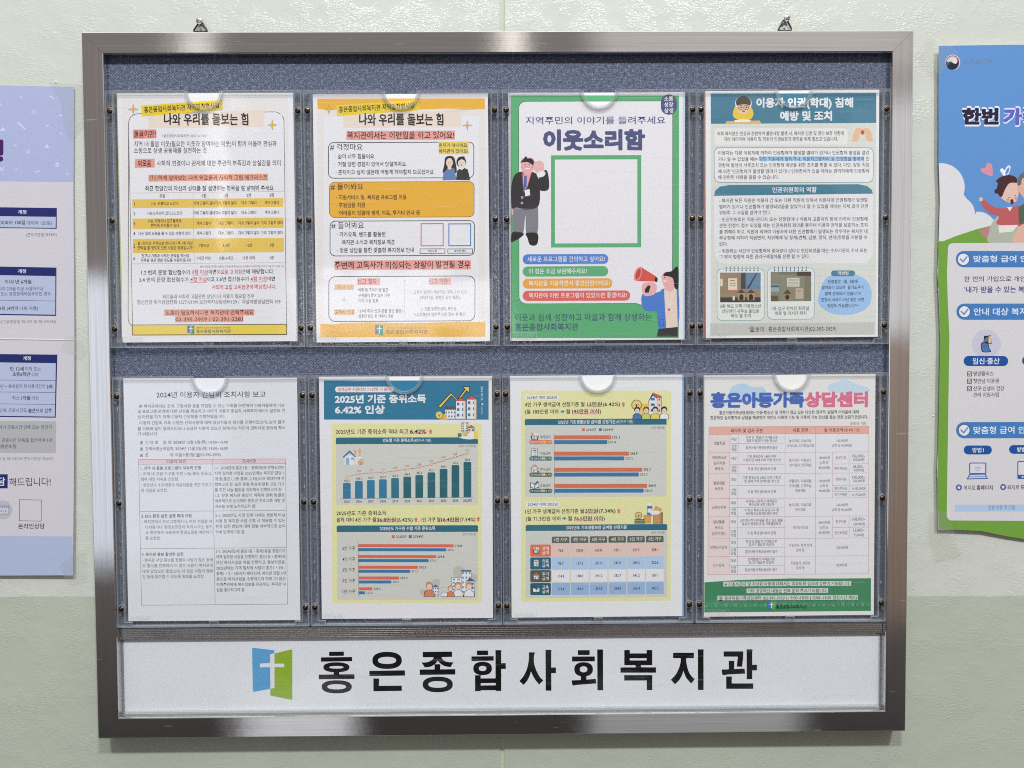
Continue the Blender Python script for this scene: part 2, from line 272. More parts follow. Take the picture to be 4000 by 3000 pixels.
# ------------------------------------------------------------------ the notice board
OW, OH, IW, IH = 491.0, 421.7, 465.4, 396.2
board = empty('notice_board', 0, -OH, 0, 'large wall notice board with brushed steel frame and blue grey woven panel', 'notice board')
BO = (0, -OH, 0)
prof = [(0, 1), (0, 22.6), (.5, 23.5), (1.3, 24), (24.5, 24), (25.2, 23.5), (25.6, 22.4), (25.6, 6.3)]
def rail(side):
    mb = MB(*BO); mat = M_STX if side in 'tb' else M_STZ
    rings = []
    for e in (-1, 1):
        ring = []
        for o, z in prof:
            g = .13
            if side == 't': p = (e*(OW-o-g), OH-o, z)
            elif side == 'b': p = (e*(OW-o-g), -OH+o, z)
            elif side == 'l': p = (-OW+o, e*(OH-o-g), z)
            else: p = (OW-o, e*(OH-o-g), z)
            ring.append(p)
        rings.append(ring)
    k = len(prof); vs = rings[0]+rings[1]; fs = [(i, i+1, k+i+1, k+i) for i in range(k-1)]
    fs += [tuple(range(k)), tuple(range(k, 2*k))]
    mb.add(vs, fs, mat); o = mb.build('frame_rail', board)
    bm = bmesh.new(); bm.from_mesh(o.data); bmesh.ops.recalc_face_normals(bm, faces=bm.faces); bm.to_mesh(o.data); bm.free()
    return o
for s_ in 'tblr': rail(s_)
for sx in (-1, 1):                                       # dark inner core seen in the mitre joints
    for sy in (-1, 1):
        xa, xb, ya, yb = sx*(OW-1.2), sx*(IW+2), sy*(OH-1.2), sy*(IH+2)
        mb = MB(*BO); mb.box(min(xa, xb), min(ya, yb), 9, max(xa, xb), max(ya, yb), 21, M_DARK); mb.build('corner_bracket', board)
mb = MB(*BO); mb.box(-IW+.1, -289.2, 1, IW-.1, IH-.1, 15.2, M_FAB); mb.build('fabric_panel', board)
mb = MB(*BO); mb.box(-IW+.1, -IH+.1, 1, IW-.1, -289.6, 11, simple('white_backing_board', (.74, .75, .72), .5)); mb.build('backing_board', board)
# ribbed crossbar
mb = MB(*BO); pts = []
y0, y1, nr = -303.6, -289.4, 6
st = (y1-y0)/nr
prf = [(y0, 6.2)]
for i in range(nr):
    prf += [(y0+i*st+.25, 16.2), (y0+i*st+.65, 17.1), (y0+(i+1)*st-.65, 17.1), (y0+(i+1)*st-.25, 16.2)]
prf += [(y1, 6.2)]
k = len(prf); vs = [(-IW+.3, a, z) for a, z in prf]+[(IW-.3, a, z) for a, z in prf]
mb.add(vs, [(k+i, k+i+1, i+1, i) for i in range(k-1)]+[tuple(range(k)), tuple(range(2*k-1, k-1, -1))], M_BAR); mb.build('crossbar', board)
# hangers: bent wire loop and its zinc strap behind the frame
def hanger(cx, top):
    mb = MB(*BO); H0 = OH+9.6
    pts = [(cx-.2, top+1.4, 2.8), (cx-3.8, top-1.6, 3), (cx-8.0, H0+2.2, 3.4), (cx-8.6, H0+.6, 3.4), (cx-7.4, H0-.2, 3.4), (cx+6.2, H0-.2, 3.4), (cx+7.4, H0+.6, 3.4), (cx+6.9, H0+2.4, 3.4), (cx+3.4, top-2.4, 3), (cx+1.2, top+1.4, 2.8), (cx-.2, top+1.4, 2.8)]
    mb.tube(pts, .95, M_WIRE); mb.build('hanging_loop', board, True)
    mb = MB(*BO); mb.prism([(cx-5.2, OH-8), (cx-5.4, H0+.5), (cx-3.6, H0+4.2), (cx-1.4, H0+7.0), (cx+.8, H0+7.0), (cx+3.4, H0+4.0), (cx+4.6, H0+.5), (cx+4.2, OH-8)], 1, 2.0, M_ZINC)
    mb.lathe(cx-.8, H0+3.0, [(1.3, 2), (1.2, 2.5), (.3, 2.6)], M_GREYSLOT, 12); mb.build('hanger_strap', board)
HK = [(-359.4, 441.5), (346.6, 443.6)]
for x, y in HK: hanger(x, y)
def wall_screw(x, y, lab, rot):
    t = empty('wall_screw', x, y, 0, lab, 'screw', 'screws the notice board hangs from')
    mb = MB(x, y, 0); mb.lathe(x, y, [(1.5, 0), (1.5, 4.2), (3.9, 4.6), (4.1, 5.1), (3.6, 6.0), (2.4, 6.7), (1.0, 6.95)], M_ZINC, 24); o = mb.build('screw_head', t, True)
    mb = MB(x, y, 0); c, s = math.cos(rot), math.sin(rot)
    for q in (0, 1):
        a, b = (2.3, .45) if q == 0 else (.45, 2.3)
        pts = [(x+c*u-s*v, y+s*u+c*v) for u, v in ((-a, -b), (a, -b), (a, b), (-a, b))]
        mb.prism(pts, 6.2, 7.02+q*.01, M_GREYSLOT)
    mb.build('cross_slot', t)
wall_screw(-360.5, 443.1, 'zinc wall screw in the left hanging loop above the board', .3)
wall_screw(347.6, 445.2, 'zinc wall screw in the right hanging loop above the board', .75)

# ------------------------------------------------------------------ clear document holders
ROW1, ROW2 = 355.0, 16.5
HOLD = [(-351.0, ROW1), (-117.4, ROW1), (118.7, ROW1), (351.1, ROW1), (-350.6, ROW2), (-116.6, ROW2), (116.2, ROW2), (350.9, ROW2)]
def nearer(x, y, k): return (6.57+(x-6.57)*k, 30.04+(y-30.04)*k)
HOLD = [nearer(x, y, .9964) for x, y in HOLD]
HW, HH = 115.3, 303.1; DZ = 7.2
MARKS = []
def holder_screw(mesh, cx, cy, parent, ox, oy):
    o = link('screw', mesh, parent); o.location = W3(cx-ox, cy-oy, 0); o.rotation_euler = (0, random.uniform(0, 3), 0); return o
smb = MB(); smb.lathe(0, 0, [(1.2, 9), (1.2, 14.2), (3.2, 14.5), (3.5, 14.9), (3.1, 15.6), (2.1, 16.2), (.8, 16.4)], M_BRASS, 20)
for q in (0, 1):
    a, b = (1.9, .38) if q == 0 else (.38, 1.9)
    smb.box(-a, -b, 15.9, a, b, 16.5+q*.01, M_SLOT)
so = smb.build('screw', None, True); SCREW = so.data; bpy.data.objects.remove(so)
def arc(cx, cy, r, a0, a1, n): return [(cx+r*math.cos(a0+(a1-a0)*i/n), cy+r*math.sin(a0+(a1-a0)*i/n)) for i in range(n+1)]
def ringpoly(cx, cy, r0, r1, a0, a1, n=24): return arc(cx, cy, r1, a0, a1, n)+arc(cx, cy, r0, a1, a0, n)
WHERE = ['top row, leftmost holder, over the yellow checklist notice', 'top row, second holder, over the orange notice with the couple', 'top row, third holder, over the green framed notice', 'top row, rightmost holder, over the teal headed notice',
         'bottom row, leftmost holder, over the plain typed report', 'bottom row, second holder, over the column chart notice', 'bottom row, third holder, over the yellow bar chart notice', 'bottom row, rightmost holder, over the counselling price table']
def holder(i):
    cx, top = HOLD[i]; bot = top-HH; l, r = cx-HW, cx+HW
    t = empty('document_holder', cx, bot, 8+DZ, 'clear acrylic document holder, '+WHERE[i], 'document holder', 'acrylic document holders on the board')
    O = (cx, bot, 8); nr = 18.8
    ni = arc(cx, top-.3, nr, 0, -math.pi, 28)
    mb = MB(*O); mb.prism([(l+9.8, top-4), (l+9.8, bot+6.9), (r-9.8, bot+6.9), (r-9.8, top-4), (cx+22.6, top-4)]+[p for p in arc(cx, top-.3, 22.6, -.17, -math.pi+.17, 28)]+[(cx-22.6, top-4)], 13.0, 14.4, M_COVER)
    mb.build('cover_sheet', t)
    mb = MB(*O)
    mb.prism([(l, top-3.8), (cx-22.4, top-3.8), (cx-22.4, top-.4), (cx-23.4, top), (l+1, top), (l, top-1)], 8.3, 15.2, M_EDGE)
    mb.prism([(cx+22.4, top-3.8), (r, top-3.8), (r, top-1), (r-1, top), (cx+23.4, top), (cx+22.4, top-.4)], 8.3, 15.2, M_EDGE)
    for a, b in ((l, cx-22.6), (cx+22.6, r)): mb.box(a, top-.55, 15.2, b, top-.1, 15.6, M_RIB)
    mb.build('top_edge', t)
    mb = MB(*O)
    mb.prism(ringpoly(cx, top-.3, 21.4, 22.5, 0, -math.pi), 12.8, 15.9, M_RIB)
    mb.prism(ringpoly(cx, top-.3, 19.7, 21.4, 0, -math.pi), 12.9, 14.6, M_EDGE)
    mb.prism(ringpoly(cx, top-.3, 18.8, 19.7, 0, -math.pi), 12.8, 15.5, M_RIB)
    mb.build('thumb_notch_rim', t, False)
    ys = [top-23.4, top-152, top-280.2]
    for e, s in ((l, 1), (r, -1)):
        mb = MB(*O)
        def bx(a, b, c, d, z0, z1, m): mb.box(min(e+s*a, e+s*b), c, z0, max(e+s*a, e+s*b), d, z1, m)
        bx(0, 1.2, bot+1.4, top-3.9, 8.2, 15.8, M_RIB); bx(1.25, 7.7, bot+6.7, top-3.9, 8.2, 12.0, M_CHAN); bx(7.75, 8.7, bot+6.7, top-3.9, 8.2, 15.4, M_RIB)
        bx(8.75, 9.75, bot+6.9, top-3.9, 8.2, 14.3, M_EDGE)
        for y in ys:
            mb.lathe(e+s*4.5, y, [(5.0, 12), (4.9, 14.0), (4.5, 14.4), (3.4, 14.4)], M_RIB, 20)
            bx(1.25, 3.0, y-9, y-5.5, 12, 14, M_EDGE); bx(6, 7.7, y+5.5, y+9, 12, 14, M_EDGE)
        for k in range(9):
            yy = bot+18+random.random()*(HH-36); bx(3.4, 4.0+random.random(), yy, yy+random.uniform(1.2, 5), 12, 12.5, M_RIB)
        mb.build('side_rail', t)
        for y in ys: holder_screw(SCREW, e+s*4.5, y, t, cx, bot).location.y = .008
        mb = MB(*O)
        a, b = 0, 17.5
        mb.box(min(e+s*1.3, e+s*b), bot+1.5, 8.3, max(e+s*1.3, e+s*b), bot+6.4, 13.4, M_CHAN)
        mb.box(min(e+s*b, e+s*(b-.8)), bot+1.4, 13.4, max(e+s*b, e+s*(b-.8)), bot+6.6, 15.2, M_RIB)
        mb.box(min(e+s*8.8, e+s*(b-.8)), bot+5.9, 13.4, max(e+s*8.8, e+s*(b-.8)), bot+6.7, 15.2, M_RIB)
        mb.build('corner_piece', t)
    mb = MB(*O); mb.box(l, bot, 8.2, r, bot+1.3, 15.4, M_RIB); mb.box(l+18, bot+1.9, 12.6, r-18, bot+2.5, 14.4, M_RIB); mb.box(l+18, bot+1.9, 8.2, r-18, bot+6.6, 9, M_CHAN); mb.build('bottom_lip', t)
    mb = MB(*O); mb.box(cx-4.6, bot+1.4, 8.6, cx+4.6, bot+7.6, 14.6, M_CHAN)
    for x in (-5.2, 4.6): mb.box(cx+x, bot+1.4, 8.6, cx+x+.6, bot+7.6, 15.4, M_RIB)
    mb.box(cx-4.6, bot+7.0, 14.6, cx+4.6, bot+7.6, 15.4, M_RIB); mb.build('retaining_clip', t)
    MARKS.append((t, l+12, bot+9, O)); return t
for i in range(8): holder(i)

# ------------------------------------------------------------------ printed sheets
SOLO = {'printed_highlight', 'table_stripe', 'answer_bubble', 'code_frame', 'row_tag', 'category_tag', 'text_box', 'paper_confetti'}
class Sheet:
    """one sheet of paper. q: its four corners as read off the photograph (view units), mm: where they are on the wall.
    Marks are laid out in those units and rectified onto the real plane of the paper."""
    def __init__(s, name, label, cat, q, mm, z, paper='#d7d5dc', group=None, tilt=(0, 0), poly=None, view=(0, 0, 1), thick=.14, k=1.):
        s.k = k
        s.view = view; s.q = [s.vv(p) for p in q]; A = []; Bv = []
        for (x, y), (u, v) in zip(s.q, mm):
            A.append([x, y, 1, 0, 0, 0, -u*x, -u*y]); Bv.append(u); A.append([0, 0, 0, x, y, 1, -v*x, -v*y]); Bv.append(v)
        h = np.linalg.solve(np.array(A), np.array(Bv)); s.h = [float(k) for k in h]
        s.cx = sum(p[0] for p in mm)/4; s.cy = sum(p[1] for p in mm)/4; s.by = min(p[1] for p in mm); s.z0 = z; s.tl = tilt; s.group = group
        s.root = empty(name, s.cx, s.by, z, label, cat, group); s.O = (s.cx, s.by, z)
        s.b = {}; s.order = []; s.cur = None; s.rects = []; s.texts = []
        P = poly or [mm[0], mm[1], mm[3], mm[2]]
        mb = MB(*s.O); n0 = len(mb.v); mb.prism(P, z-thick, z, ink(paper, s.k))
        mb.v = [Vector((v.x, v.y-.001*(s.zf(v.x*1000+s.cx, v.z*1000+s.by)-z), v.z)) for v in mb.v]
        mb.build('paper_sheet', s.root)
        s.begin('printed_panel')
    def vv(s, p): return (s.view[0]+p[0]*s.view[2], s.view[1]+p[1]*s.view[2])
    def zf(s, x, y): return s.z0+s.tl[0]*(x-s.cx)+s.tl[1]*(y-s.cy)
    def mm(s, x, y):
        x, y = s.vv((x, y)); h = s.h; w = h[6]*x+h[7]*y+1; return ((h[0]*x+h[1]*y+h[2])/w, (h[3]*x+h[4]*y+h[5])/w)
    def begin(s, name): 
        s.cur = len(s.order); s.order.append((name, MB(*s.O)))
    def level(s, pts):
        x0, x1 = min(p[0] for p in pts), max(p[0] for p in pts); y0, y1 = min(p[1] for p in pts), max(p[1] for p in pts); l = 0
        for a, b, c, d, k in s.rects:
            if a < x1 and x0 < b and c < y1 and y0 < d and k > l: l = k
        s.rects.append((x0, x1, y0, y1, l+1)); return l+1
    def solo(s):
        if s.order[s.cur][0] in SOLO and s.order[s.cur][1].v: s.begin(s.order[s.cur][0])
    def put(s, pts, col):
        s.solo()
        P = [s.mm(*p) for p in pts]; k = s.level(P)
        s.order[s.cur][1].flat(P, lambda x, y: s.zf(x, y)+.016*k, ink(col, s.k))
    def rect(s, x0, y0, x1, y1, col, r=0, dy=0):
        if r == 0: pts = [(x0, y0), (x1, y0+dy), (x1, y1+dy), (x0, y1)]
        else:
            pts = []
            for cx, cy, a in ((x1-r, y0+r, -90), (x1-r, y1-r, 0), (x0+r, y1-r, 90), (x0+r, y0+r, 180)):
                pts += [(cx+r*math.cos((a+t*18)*D2R), cy+r*math.sin((a+t*18)*D2R)+dy*(cx-x0)/(x1-x0)) for t in range(6)]
        s.put(pts, col)
    def frame(s, x0, y0, x1, y1, w, col, r=0, dy=0):
        w *= 1.25
        def rr(i):
            q = max(.1, r-i); out = []
            for cx, cy, a in ((x1-i-q, y0+i+q, -90), (x1-i-q, y1-i-q, 0), (x0+i+q, y1-i-q, 90), (x0+i+q, y0+i+q, 180)):
                out += [(cx+q*math.cos((a+t*18)*D2R), cy+q*math.sin((a+t*18)*D2R)+dy*(cx-x0)/(x1-x0)) for t in range(6)]
            return out
        A, Bq = rr(0), rr(w); s.band(A, Bq, col)
    def band(s, A, Bq, col):
        s.solo()
        A = [s.mm(*p) for p in A]; Bq = [s.mm(*p) for p in Bq]; n = len(A); k = 0
        # a closed outline only counts as lying over what its strokes cover
        xs = [p[0] for p in A]; ys = [p[1] for p in A]; x0, x1, y0, y1 = min(xs), max(xs), min(ys), max(ys); w = 1.2
        for a, b, c, d in ((x0, x0+w, y0, y1), (x1-w, x1, y0, y1), (x0, x1, y0, y0+w), (x0, x1, y1-w, y1)):
            k = max(k, s.level([(a, c), (b, d)]))
        vs = [(p[0], p[1], s.zf(*p)+.016*k) for p in A+Bq]
        s.order[s.cur][1].add(vs, [(i, n+i, n+(i+1) % n, (i+1) % n) for i in range(n)], ink(col, s.k))
    def ell(s, cx, cy, rx, ry, col, a0=0, a1=360, n=20, rot=0):
        c, q = math.cos(rot*D2R), math.sin(rot*D2R); pts = []
        for i in range(n if a1-a0 >= 360 else n+1):
            a = (a0+(a1-a0)*i/n)*D2R; u, v = rx*math.cos(a), ry*math.sin(a); pts.append((cx+c*u-q*v, cy+q*u+c*v))
        s.put(pts, col)
    def line(s, pts, w, col):
        """open stroke of constant width"""
        for (xa, ya), (xb, yb) in zip(pts, pts[1:]):
            d = math.hypot(xb-xa, yb-ya) or 1; nx, ny = -(yb-ya)/d*w/2, (xb-xa)/d*w/2; e = w*.3/d if len(pts) > 2 else 0
            xa2, ya2, xb2, yb2 = xa-(xb-xa)*e, ya-(yb-ya)*e, xb+(xb-xa)*e, yb+(yb-ya)*e
            P = [s.mm(*p) for p in ((xa2+nx, ya2+ny), (xb2+nx, yb2+ny), (xb2-nx, yb2-ny), (xa2-nx, ya2-ny))]; k = s.level(P) if len(pts) < 4 else s.level(P)
            s.order[s.cur][1].flat(P, lambda x, y, k=k: s.zf(x, y)+.016*k, ink(col, s.k))
    def ring(s, cx, cy, r, w, col, n=20):
        A = [(cx+r*math.cos(i*2*math.pi/n), cy+r*math.sin(i*2*math.pi/n)) for i in range(n)]; Bq = [(cx+(r-w)*math.cos(i*2*math.pi/n), cy+(r-w)*math.sin(i*2*math.pi/n)) for i in range(n)]
        s.band(A, Bq, col)
    def smooth(s, pts, col, n=5):
        """closed Catmull-Rom shape"""
        s.put(spline(pts, n), col)
    def text(s, txt, x0, x1, y, h, col='#1c1a1e', bold=0., hand=0., y1=None, fat=0., mirror=False, up=False, z=0):
        """txt spans x0..x1 (x1 None: centred on x0), centred at height y, glyph height h"""
        bold = round(min(.016, bold+.004), 3)
        TEXTS.append(dict(s=s, txt=txt, x0=x0, x1=x1, y=y, h=h, col=col, bold=bold, hand=hand, y1=y1, fat=fat, mirror=mirror, cur=s.cur, up=up, z=z, view=s.view))
def spline(pts, n=5):
    out = []; N_ = len(pts)
    for i in range(N_):
        p0, p1, p2, p3 = pts[i-1], pts[i], pts[(i+1) % N_], pts[(i+2) % N_]
        if p1 == p2: continue      # a doubled point is a sharp corner
        for j in range(n):
            t = j/n
            out.append(tuple(.5*((2*p1[k])+(-p0[k]+p2[k])*t+(2*p0[k]-5*p1[k]+4*p2[k]-p3[k])*t*t+(-p0[k]+3*p1[k]-3*p2[k]+p3[k])*t**3) for k in (0, 1)))
    res = []
    for p in out:
        if not res or math.hypot(p[0]-res[-1][0], p[1]-res[-1][1]) > .4: res.append(p)
    return res
TEXTS = []
ALLS = []
def flush():
    # every line of print is typeset once: one text block per weight, cut back into lines by height
    data = {}; LS = 4.0
    for w in sorted({t['bold'] for t in TEXTS}):
        lines = sorted({t['txt'] for t in TEXTS if t['bold'] == w})
        cu = bpy.data.curves.new('lettering', 'FONT'); cu.body = '\n'.join(lines); cu.size = 1; cu.offset = w; cu.resolution_u = 2; cu.space_line = LS
        o = bpy.data.objects.new('lettering', cu); COL.objects.link(o)
        bpy.context.view_layer.update(); dg = bpy.context.evaluated_depsgraph_get()
        me = bpy.data.meshes.new_from_object(o.evaluated_get(dg)); n = len(me.vertices); co = np.empty(n*3); me.vertices.foreach_get('co', co); co = co.reshape(-1, 3)[:, :2].copy()
        row = np.rint((.38-co[:, 1])/LS).astype(int); fl = [tuple(p.vertices) for p in me.polygons]; bpy.data.meshes.remove(me); bpy.data.objects.remove(o); bpy.data.curves.remove(cu)
        byrow = [[] for _ in lines]
        for f in fl: byrow[row[f[0]]].append(f)
        for i, l in enumerate(lines):
            idx = np.nonzero(row == i)[0]; mp = {int(k): j for j, k in enumerate(idx)}; c = co[idx].copy(); c[:, 1] += i*LS
            data[(l, w)] = (c, [tuple(mp[k] for k in f) for f in byrow[i]])
    for t in TEXTS:
        s = t['s']; s.view = t['view']; co, fs = data[(t['txt'], t['bold'])]
        if not len(co): continue
        hang = any(0xAC00 <= ord(c) <= 0xD7A3 or ord(c) > 0x2500 for c in t['txt'])
        em = t['h']/(.93 if hang else .73); mid = .38 if hang else .36
        x0, x1 = t['x0'], t['x1']; bx0, bx1 = co[:, 0].min(), co[:, 0].max()
        if x1 is None: wpx = (bx1-bx0)*em*.84; x0, x1 = x0-wpx/2, x0+wpx/2
        ya = t['y']; yb = t['y1'] if t['y1'] is not None else None
        q = co.copy(); u = (q[:, 0]-bx0)/(bx1-bx0); v = q[:, 1]-mid
        if t['hand']:
            X = q[:, 0]; v = v+t['hand']*(.035*np.sin(X*4.1+len(t['txt']))+.02*np.sin(X*11+1)); u = u+t['hand']*(.02*np.sin(v*7+X*2.3)+.012*np.sin(v*15+X))/(bx1-bx0)
        if t['mirror']: u = 1-u
        if t['up']:   # reads downwards, turned a quarter clockwise
            (ax, ay), (bx, by) = s.mm(x0, ya), s.mm(x0, x1)
            L_ = ay-by; sc = abs(s.mm(x0+t['h'], ya)[0]-ax)/(.93 if hang else .73)
            X = ax+v*sc; Y = ay-u*L_
        else:
            if yb is None: p0 = s.mm(x0, ya); p1 = s.mm(x1, ya); yy = s.mm((x0+x1)/2, ya)[1]; A_ = (p0[0], yy); B_ = (p1[0], yy)
            else: A_, B_ = s.mm(x0, ya), s.mm(x1, yb)
            mmpp = abs(s.mm((x0+x1)/2, ya+20)[1]-s.mm((x0+x1)/2, ya-20)[1])/40; sc = em*mmpp
            dx, dy = B_[0]-A_[0], B_[1]-A_[1]; ln_ = math.hypot(dx, dy); nx, ny = -dy/ln_, dx/ln_
            X = A_[0]+u*dx+v*sc*nx; Y = A_[1]+u*dy+v*sc*ny
        k = s.level([(X.min(), Y.min()), (X.max(), Y.max())])
        mb = s.order[t['cur']][1]; passes = [(0, 0)]
        if t['fat']:
            f = t['fat']*sc*.22; passes = [(f*math.cos(a*math.pi/4+.39), f*math.sin(a*math.pi/4+.39)) for a in range(8)]
        for j, (du, dv) in enumerate(passes):
            zz = t['z']+.016*k+.0015*j
            mb.add([(x+du, y+dv, s.zf(x, y)+zz) for x, y in zip(X.tolist(), Y.tolist())], fs, ink(t['col'], s.k) if t['col'] != 'MARK' else M_MARK)
        if t['fat']: s.rects[-1] = s.rects[-1][:4]+(k+1,)
    for s in ALLS:
        used = {}
        for name, mb in s.order:
            if mb.v: o = mb.build(name, s.root)
def a4(cx, cy, a, w=210, h=297):
    c, q = math.cos(a), math.sin(a); return [(cx+u*c-v*q, cy+u*q+v*c) for u, v in ((-w/2, h/2), (w/2, h/2), (-w/2, -h/2), (w/2, -h/2))]
PZ = 18.9; KP = .9905
def notice(name, label, q, pos, paper='#d7d5dc', cat='notice'):
    s = Sheet(name, label, cat, q, a4(*nearer(pos[0], pos[1], KP), pos[2], 210*KP, 297*KP), PZ, paper, 'notices in the document holders'); ALLS.append(s); return s
def under(label, dx, dy, i, col, a=0, tint2=None):
    cx, cy = nearer(*UNDER[i], KP); P = a4(cx+dx, cy+dy, a, 210*KP, 297*KP)
    o = empty('spare_sheet', cx+dx, cy+dy-148.5, PZ-.6, label, 'paper'); mb = MB(cx+dx, cy+dy-148.5, PZ-.6)
    mb.prism([P[0], P[1], P[3], P[2]], PZ-.75, PZ-.6, ink(col))
    mb.build('paper_sheet', o); return o

K = '#1f1c20'; KG = '#4a4a50'
def star4(s, x, y, w, h, col='#e0a63c', edge='#4d4038'):
    for f, c in ((1, edge), (.86, col)):
        s.put([(x, y-h*f), (x+w*.2*f, y-h*.2*f), (x+w*f, y), (x+w*.2*f, y+h*.2*f), (x, y+h*f), (x-w*.2*f, y+h*.2*f), (x-w*f, y), (x-w*.2*f, y-h*.2*f)], c)
def emblem(s, x, y, w, h, a='#3f86b4', b='#5f9e4c', paper='#e8e8ee'):
    s.put([(x, y), (x+w*.56, y+h*.05), (x+w*.56, y+h*.84), (x, y+h*.86)], a)
    s.put([(x+w*.56, y+h*.1), (x+w, y+h*.01), (x+w, y+h), (x+w*.45, y+h*.93), (x+w*.45, y+h*.8), (x+w*.56, y+h*.8)], b)
    s.put([(x+w*.46, y+h*.14), (x+w*.58, y+h*.1), (x+w*.58, y+h*.8), (x+w*.46, y+h*.8)], paper)
    s.rect(x+w*.22, y+h*.32, x+w*.8, y+h*.41, paper)
def zig(x0, y0, x1, y1, amp, n):
    return [(x0+(x1-x0)*i/n+(amp if i % 2 else -amp)*(0 if abs(x1-x0) > abs(y1-y0) else 1), y0+(y1-y0)*i/n+(amp if i % 2 else -amp)*(1 if abs(x1-x0) > abs(y1-y0) else 0)) for i in range(n+1)]
def tape_title(s, dx, dy):
    s.begin('printed_title_tape')
    s.put([(270+dx, 190+dy)]+[(1003+dx, 158+dy)]+zig(1003+dx, 160+dy, 1003+dx, 262+dy, 4, 12)+[(275+dx, 264+dy)]+zig(275+dx, 262+dy, 270+dx, 190+dy, 4, 8), '#dac9bb')
    s.put([(228+dx, 125+dy)]+zig(738+dx, 95+dy, 742+dx, 158+dy, 3, 10)+zig(234+dx, 192+dy, 228+dx, 125+dy, 3, 10), '#e6bc2e')
    s.begin('lettering')

# ---- top row, first notice
s = notice('checklist_notice', 'loneliness checklist notice with yellow striped table, top left holder', [(75, 50), (1183, 58), (118, 1590), (1218, 1585)], (-351.93, 206.41, .0026))
s.rect(108, 80, 1150, 1560, '#d6d1cf'); s.frame(146, 173, 1128, 1500, 3, '#3c3c42', 60); s.put([(150, 235), (165, 195), (205, 177), (1075, 175), (1112, 192), (1125, 235), (1148, 1476), (178, 1480)], '#d6d5dc')
s.line([(147, 235), (176, 1480)], 3, '#3c3c42'); s.line([(1126, 235), (1148, 1476)], 3, '#3c3c42'); s.line([(205, 175), (1070, 173)], 3, '#3c3c42')
star4(s, 177, 147, 33, 34); star4(s, 1053, 254, 33, 34)
tape_title(s, 0, 0)
s.text('홍은종합사회복지관 지역밀착형사업', 245, 716, 152, 38, K, .012, 1, y1=128)
s.text('나와 우리를 돌보는 힘', 373, 902, 213, 72, K, .015, .8, fat=.05)
s.begin('printed_highlight')
s.rect(176, 272, 324, 328, '#d88f80'); s.rect(188, 453, 314, 508, '#d88f80'); s.rect(275, 552, 1027, 594, '#dd9a83'); s.rect(374, 1386, 946, 1425, '#dd9a86'); s.rect(446, 1425, 876, 1466, '#dd9a86')
s.begin('table_stripe')
for y0, y1 in ((703, 758), (822, 887), (948, 1036)): s.rect(172+(y0-700)*.02, y0, 1124+(y0-700)*.02, y1, '#d6b453')
for y in (664, 1102): s.line([(168, y), (1128, y-2)], 2, '#b78f7a')
s.line([(556, 664), (566, 1102)], 2, '#b78f7a')
s.begin('lettering')
s.text('돌봄이란?', 182, 321, 300, 44, '#3a1b20', .013, 1); s.text('<홍은종합사회복지관, 2023. 6. 19.>', 358, 640, 314, 20, '#4a4648')
s.text('지역 내 돌봄 이웃(필요한 이웃과 참여하는 이웃)이 함께 어울려 관심과', 182, 1080, 364, 36, K, .004); s.text('소통으로 상생 공동체를 실천하는 것', 182, 641, 403, 36, K, .004)
s.text('외로움', 207, 291, 480, 42, '#3a1b20', .015, 1); s.text('사회적 연결이나 관계에 대한 주관적 부족감과 상실감을 의미', 326, 1106, 484, 36, K, .004)
s.text('간단하게 알아보는 나의 외로움과 사회적 고립 체크리스트', 278, 1024, 573, 32, '#33181a', .006, 1)
s.text('최근 한달간의 자신의 상태를 잘 설명하는 항목을 잘 살펴봐 주세요', 253, 1063, 638, 32, K, .012, 1)
for x, t in ((362, '구분'), (625, '0점'), (763, '1점'), (907, '2점'), (1051, '3점')): s.text(t, x, None, 684, 24, K, .01, .6)
rows = [(730, ['1', '나는 외롭다고 느낀다', '거의 그렇지 않다', '다소그렇지 않다', '다소 그렇다', '매우그렇다']), (790, ['2', '나는소외되어 있다고느낀다', '거의 그렇지 않다', '다소그렇지 않다', '다소 그렇다', '매우그렇다']),
        (854, ['3', '', '매우그렇다', '다소 그렇다', '다소그렇지 않다', '거의 그렇지 않다']), (915, ['4', '나는 일에 도움을 줄 수 있는 사람이 있다', '매우그렇다', '다소 그렇다', '다소그렇지 않다', '거의 그렇지 않다']),
        (992, ['5', '', '7명이상', '3-6명', '1-2명', '0명']), (1069, ['6', '', '1시간 이상', '15분-1시간', '15분 이하', '0분'])]
for y, r in rows:
    for x, t in zip((186, 378, 627, 766, 910, 1054), r):
        if t: s.text(t, x, None, y, 22, '#2b2628', .012, .6)
for y, t, a, b in ((838, '나는 가족이나 친구들에게', 272, 482), (866, '편하게 의지할수 있다', 291, 470), (976, '월 1회이상 사적으로 만나거나 주 1회 이상', 206, 556), (1004, '연락을 할 정도로 친한 사람은 몇명입니까?', 206, 560), (1053, '친구나 가족과 사적인 연락을 하는데', 232, 531), (1081, '하루중 평균 몇분 정도를 사용하십니까', 228, 545)): s.text(t, a, b, y, 23, '#2b2628', .012, .6)
s.text('출처: 홍진표,안지현, 김명현, 정서현&장혜인(2021) 외로움과 사회적고립 척도의 개발 및 타당화 연구', 604, 1133, 1122, 14, '#3c3c3e')
RD = '#b8393a'
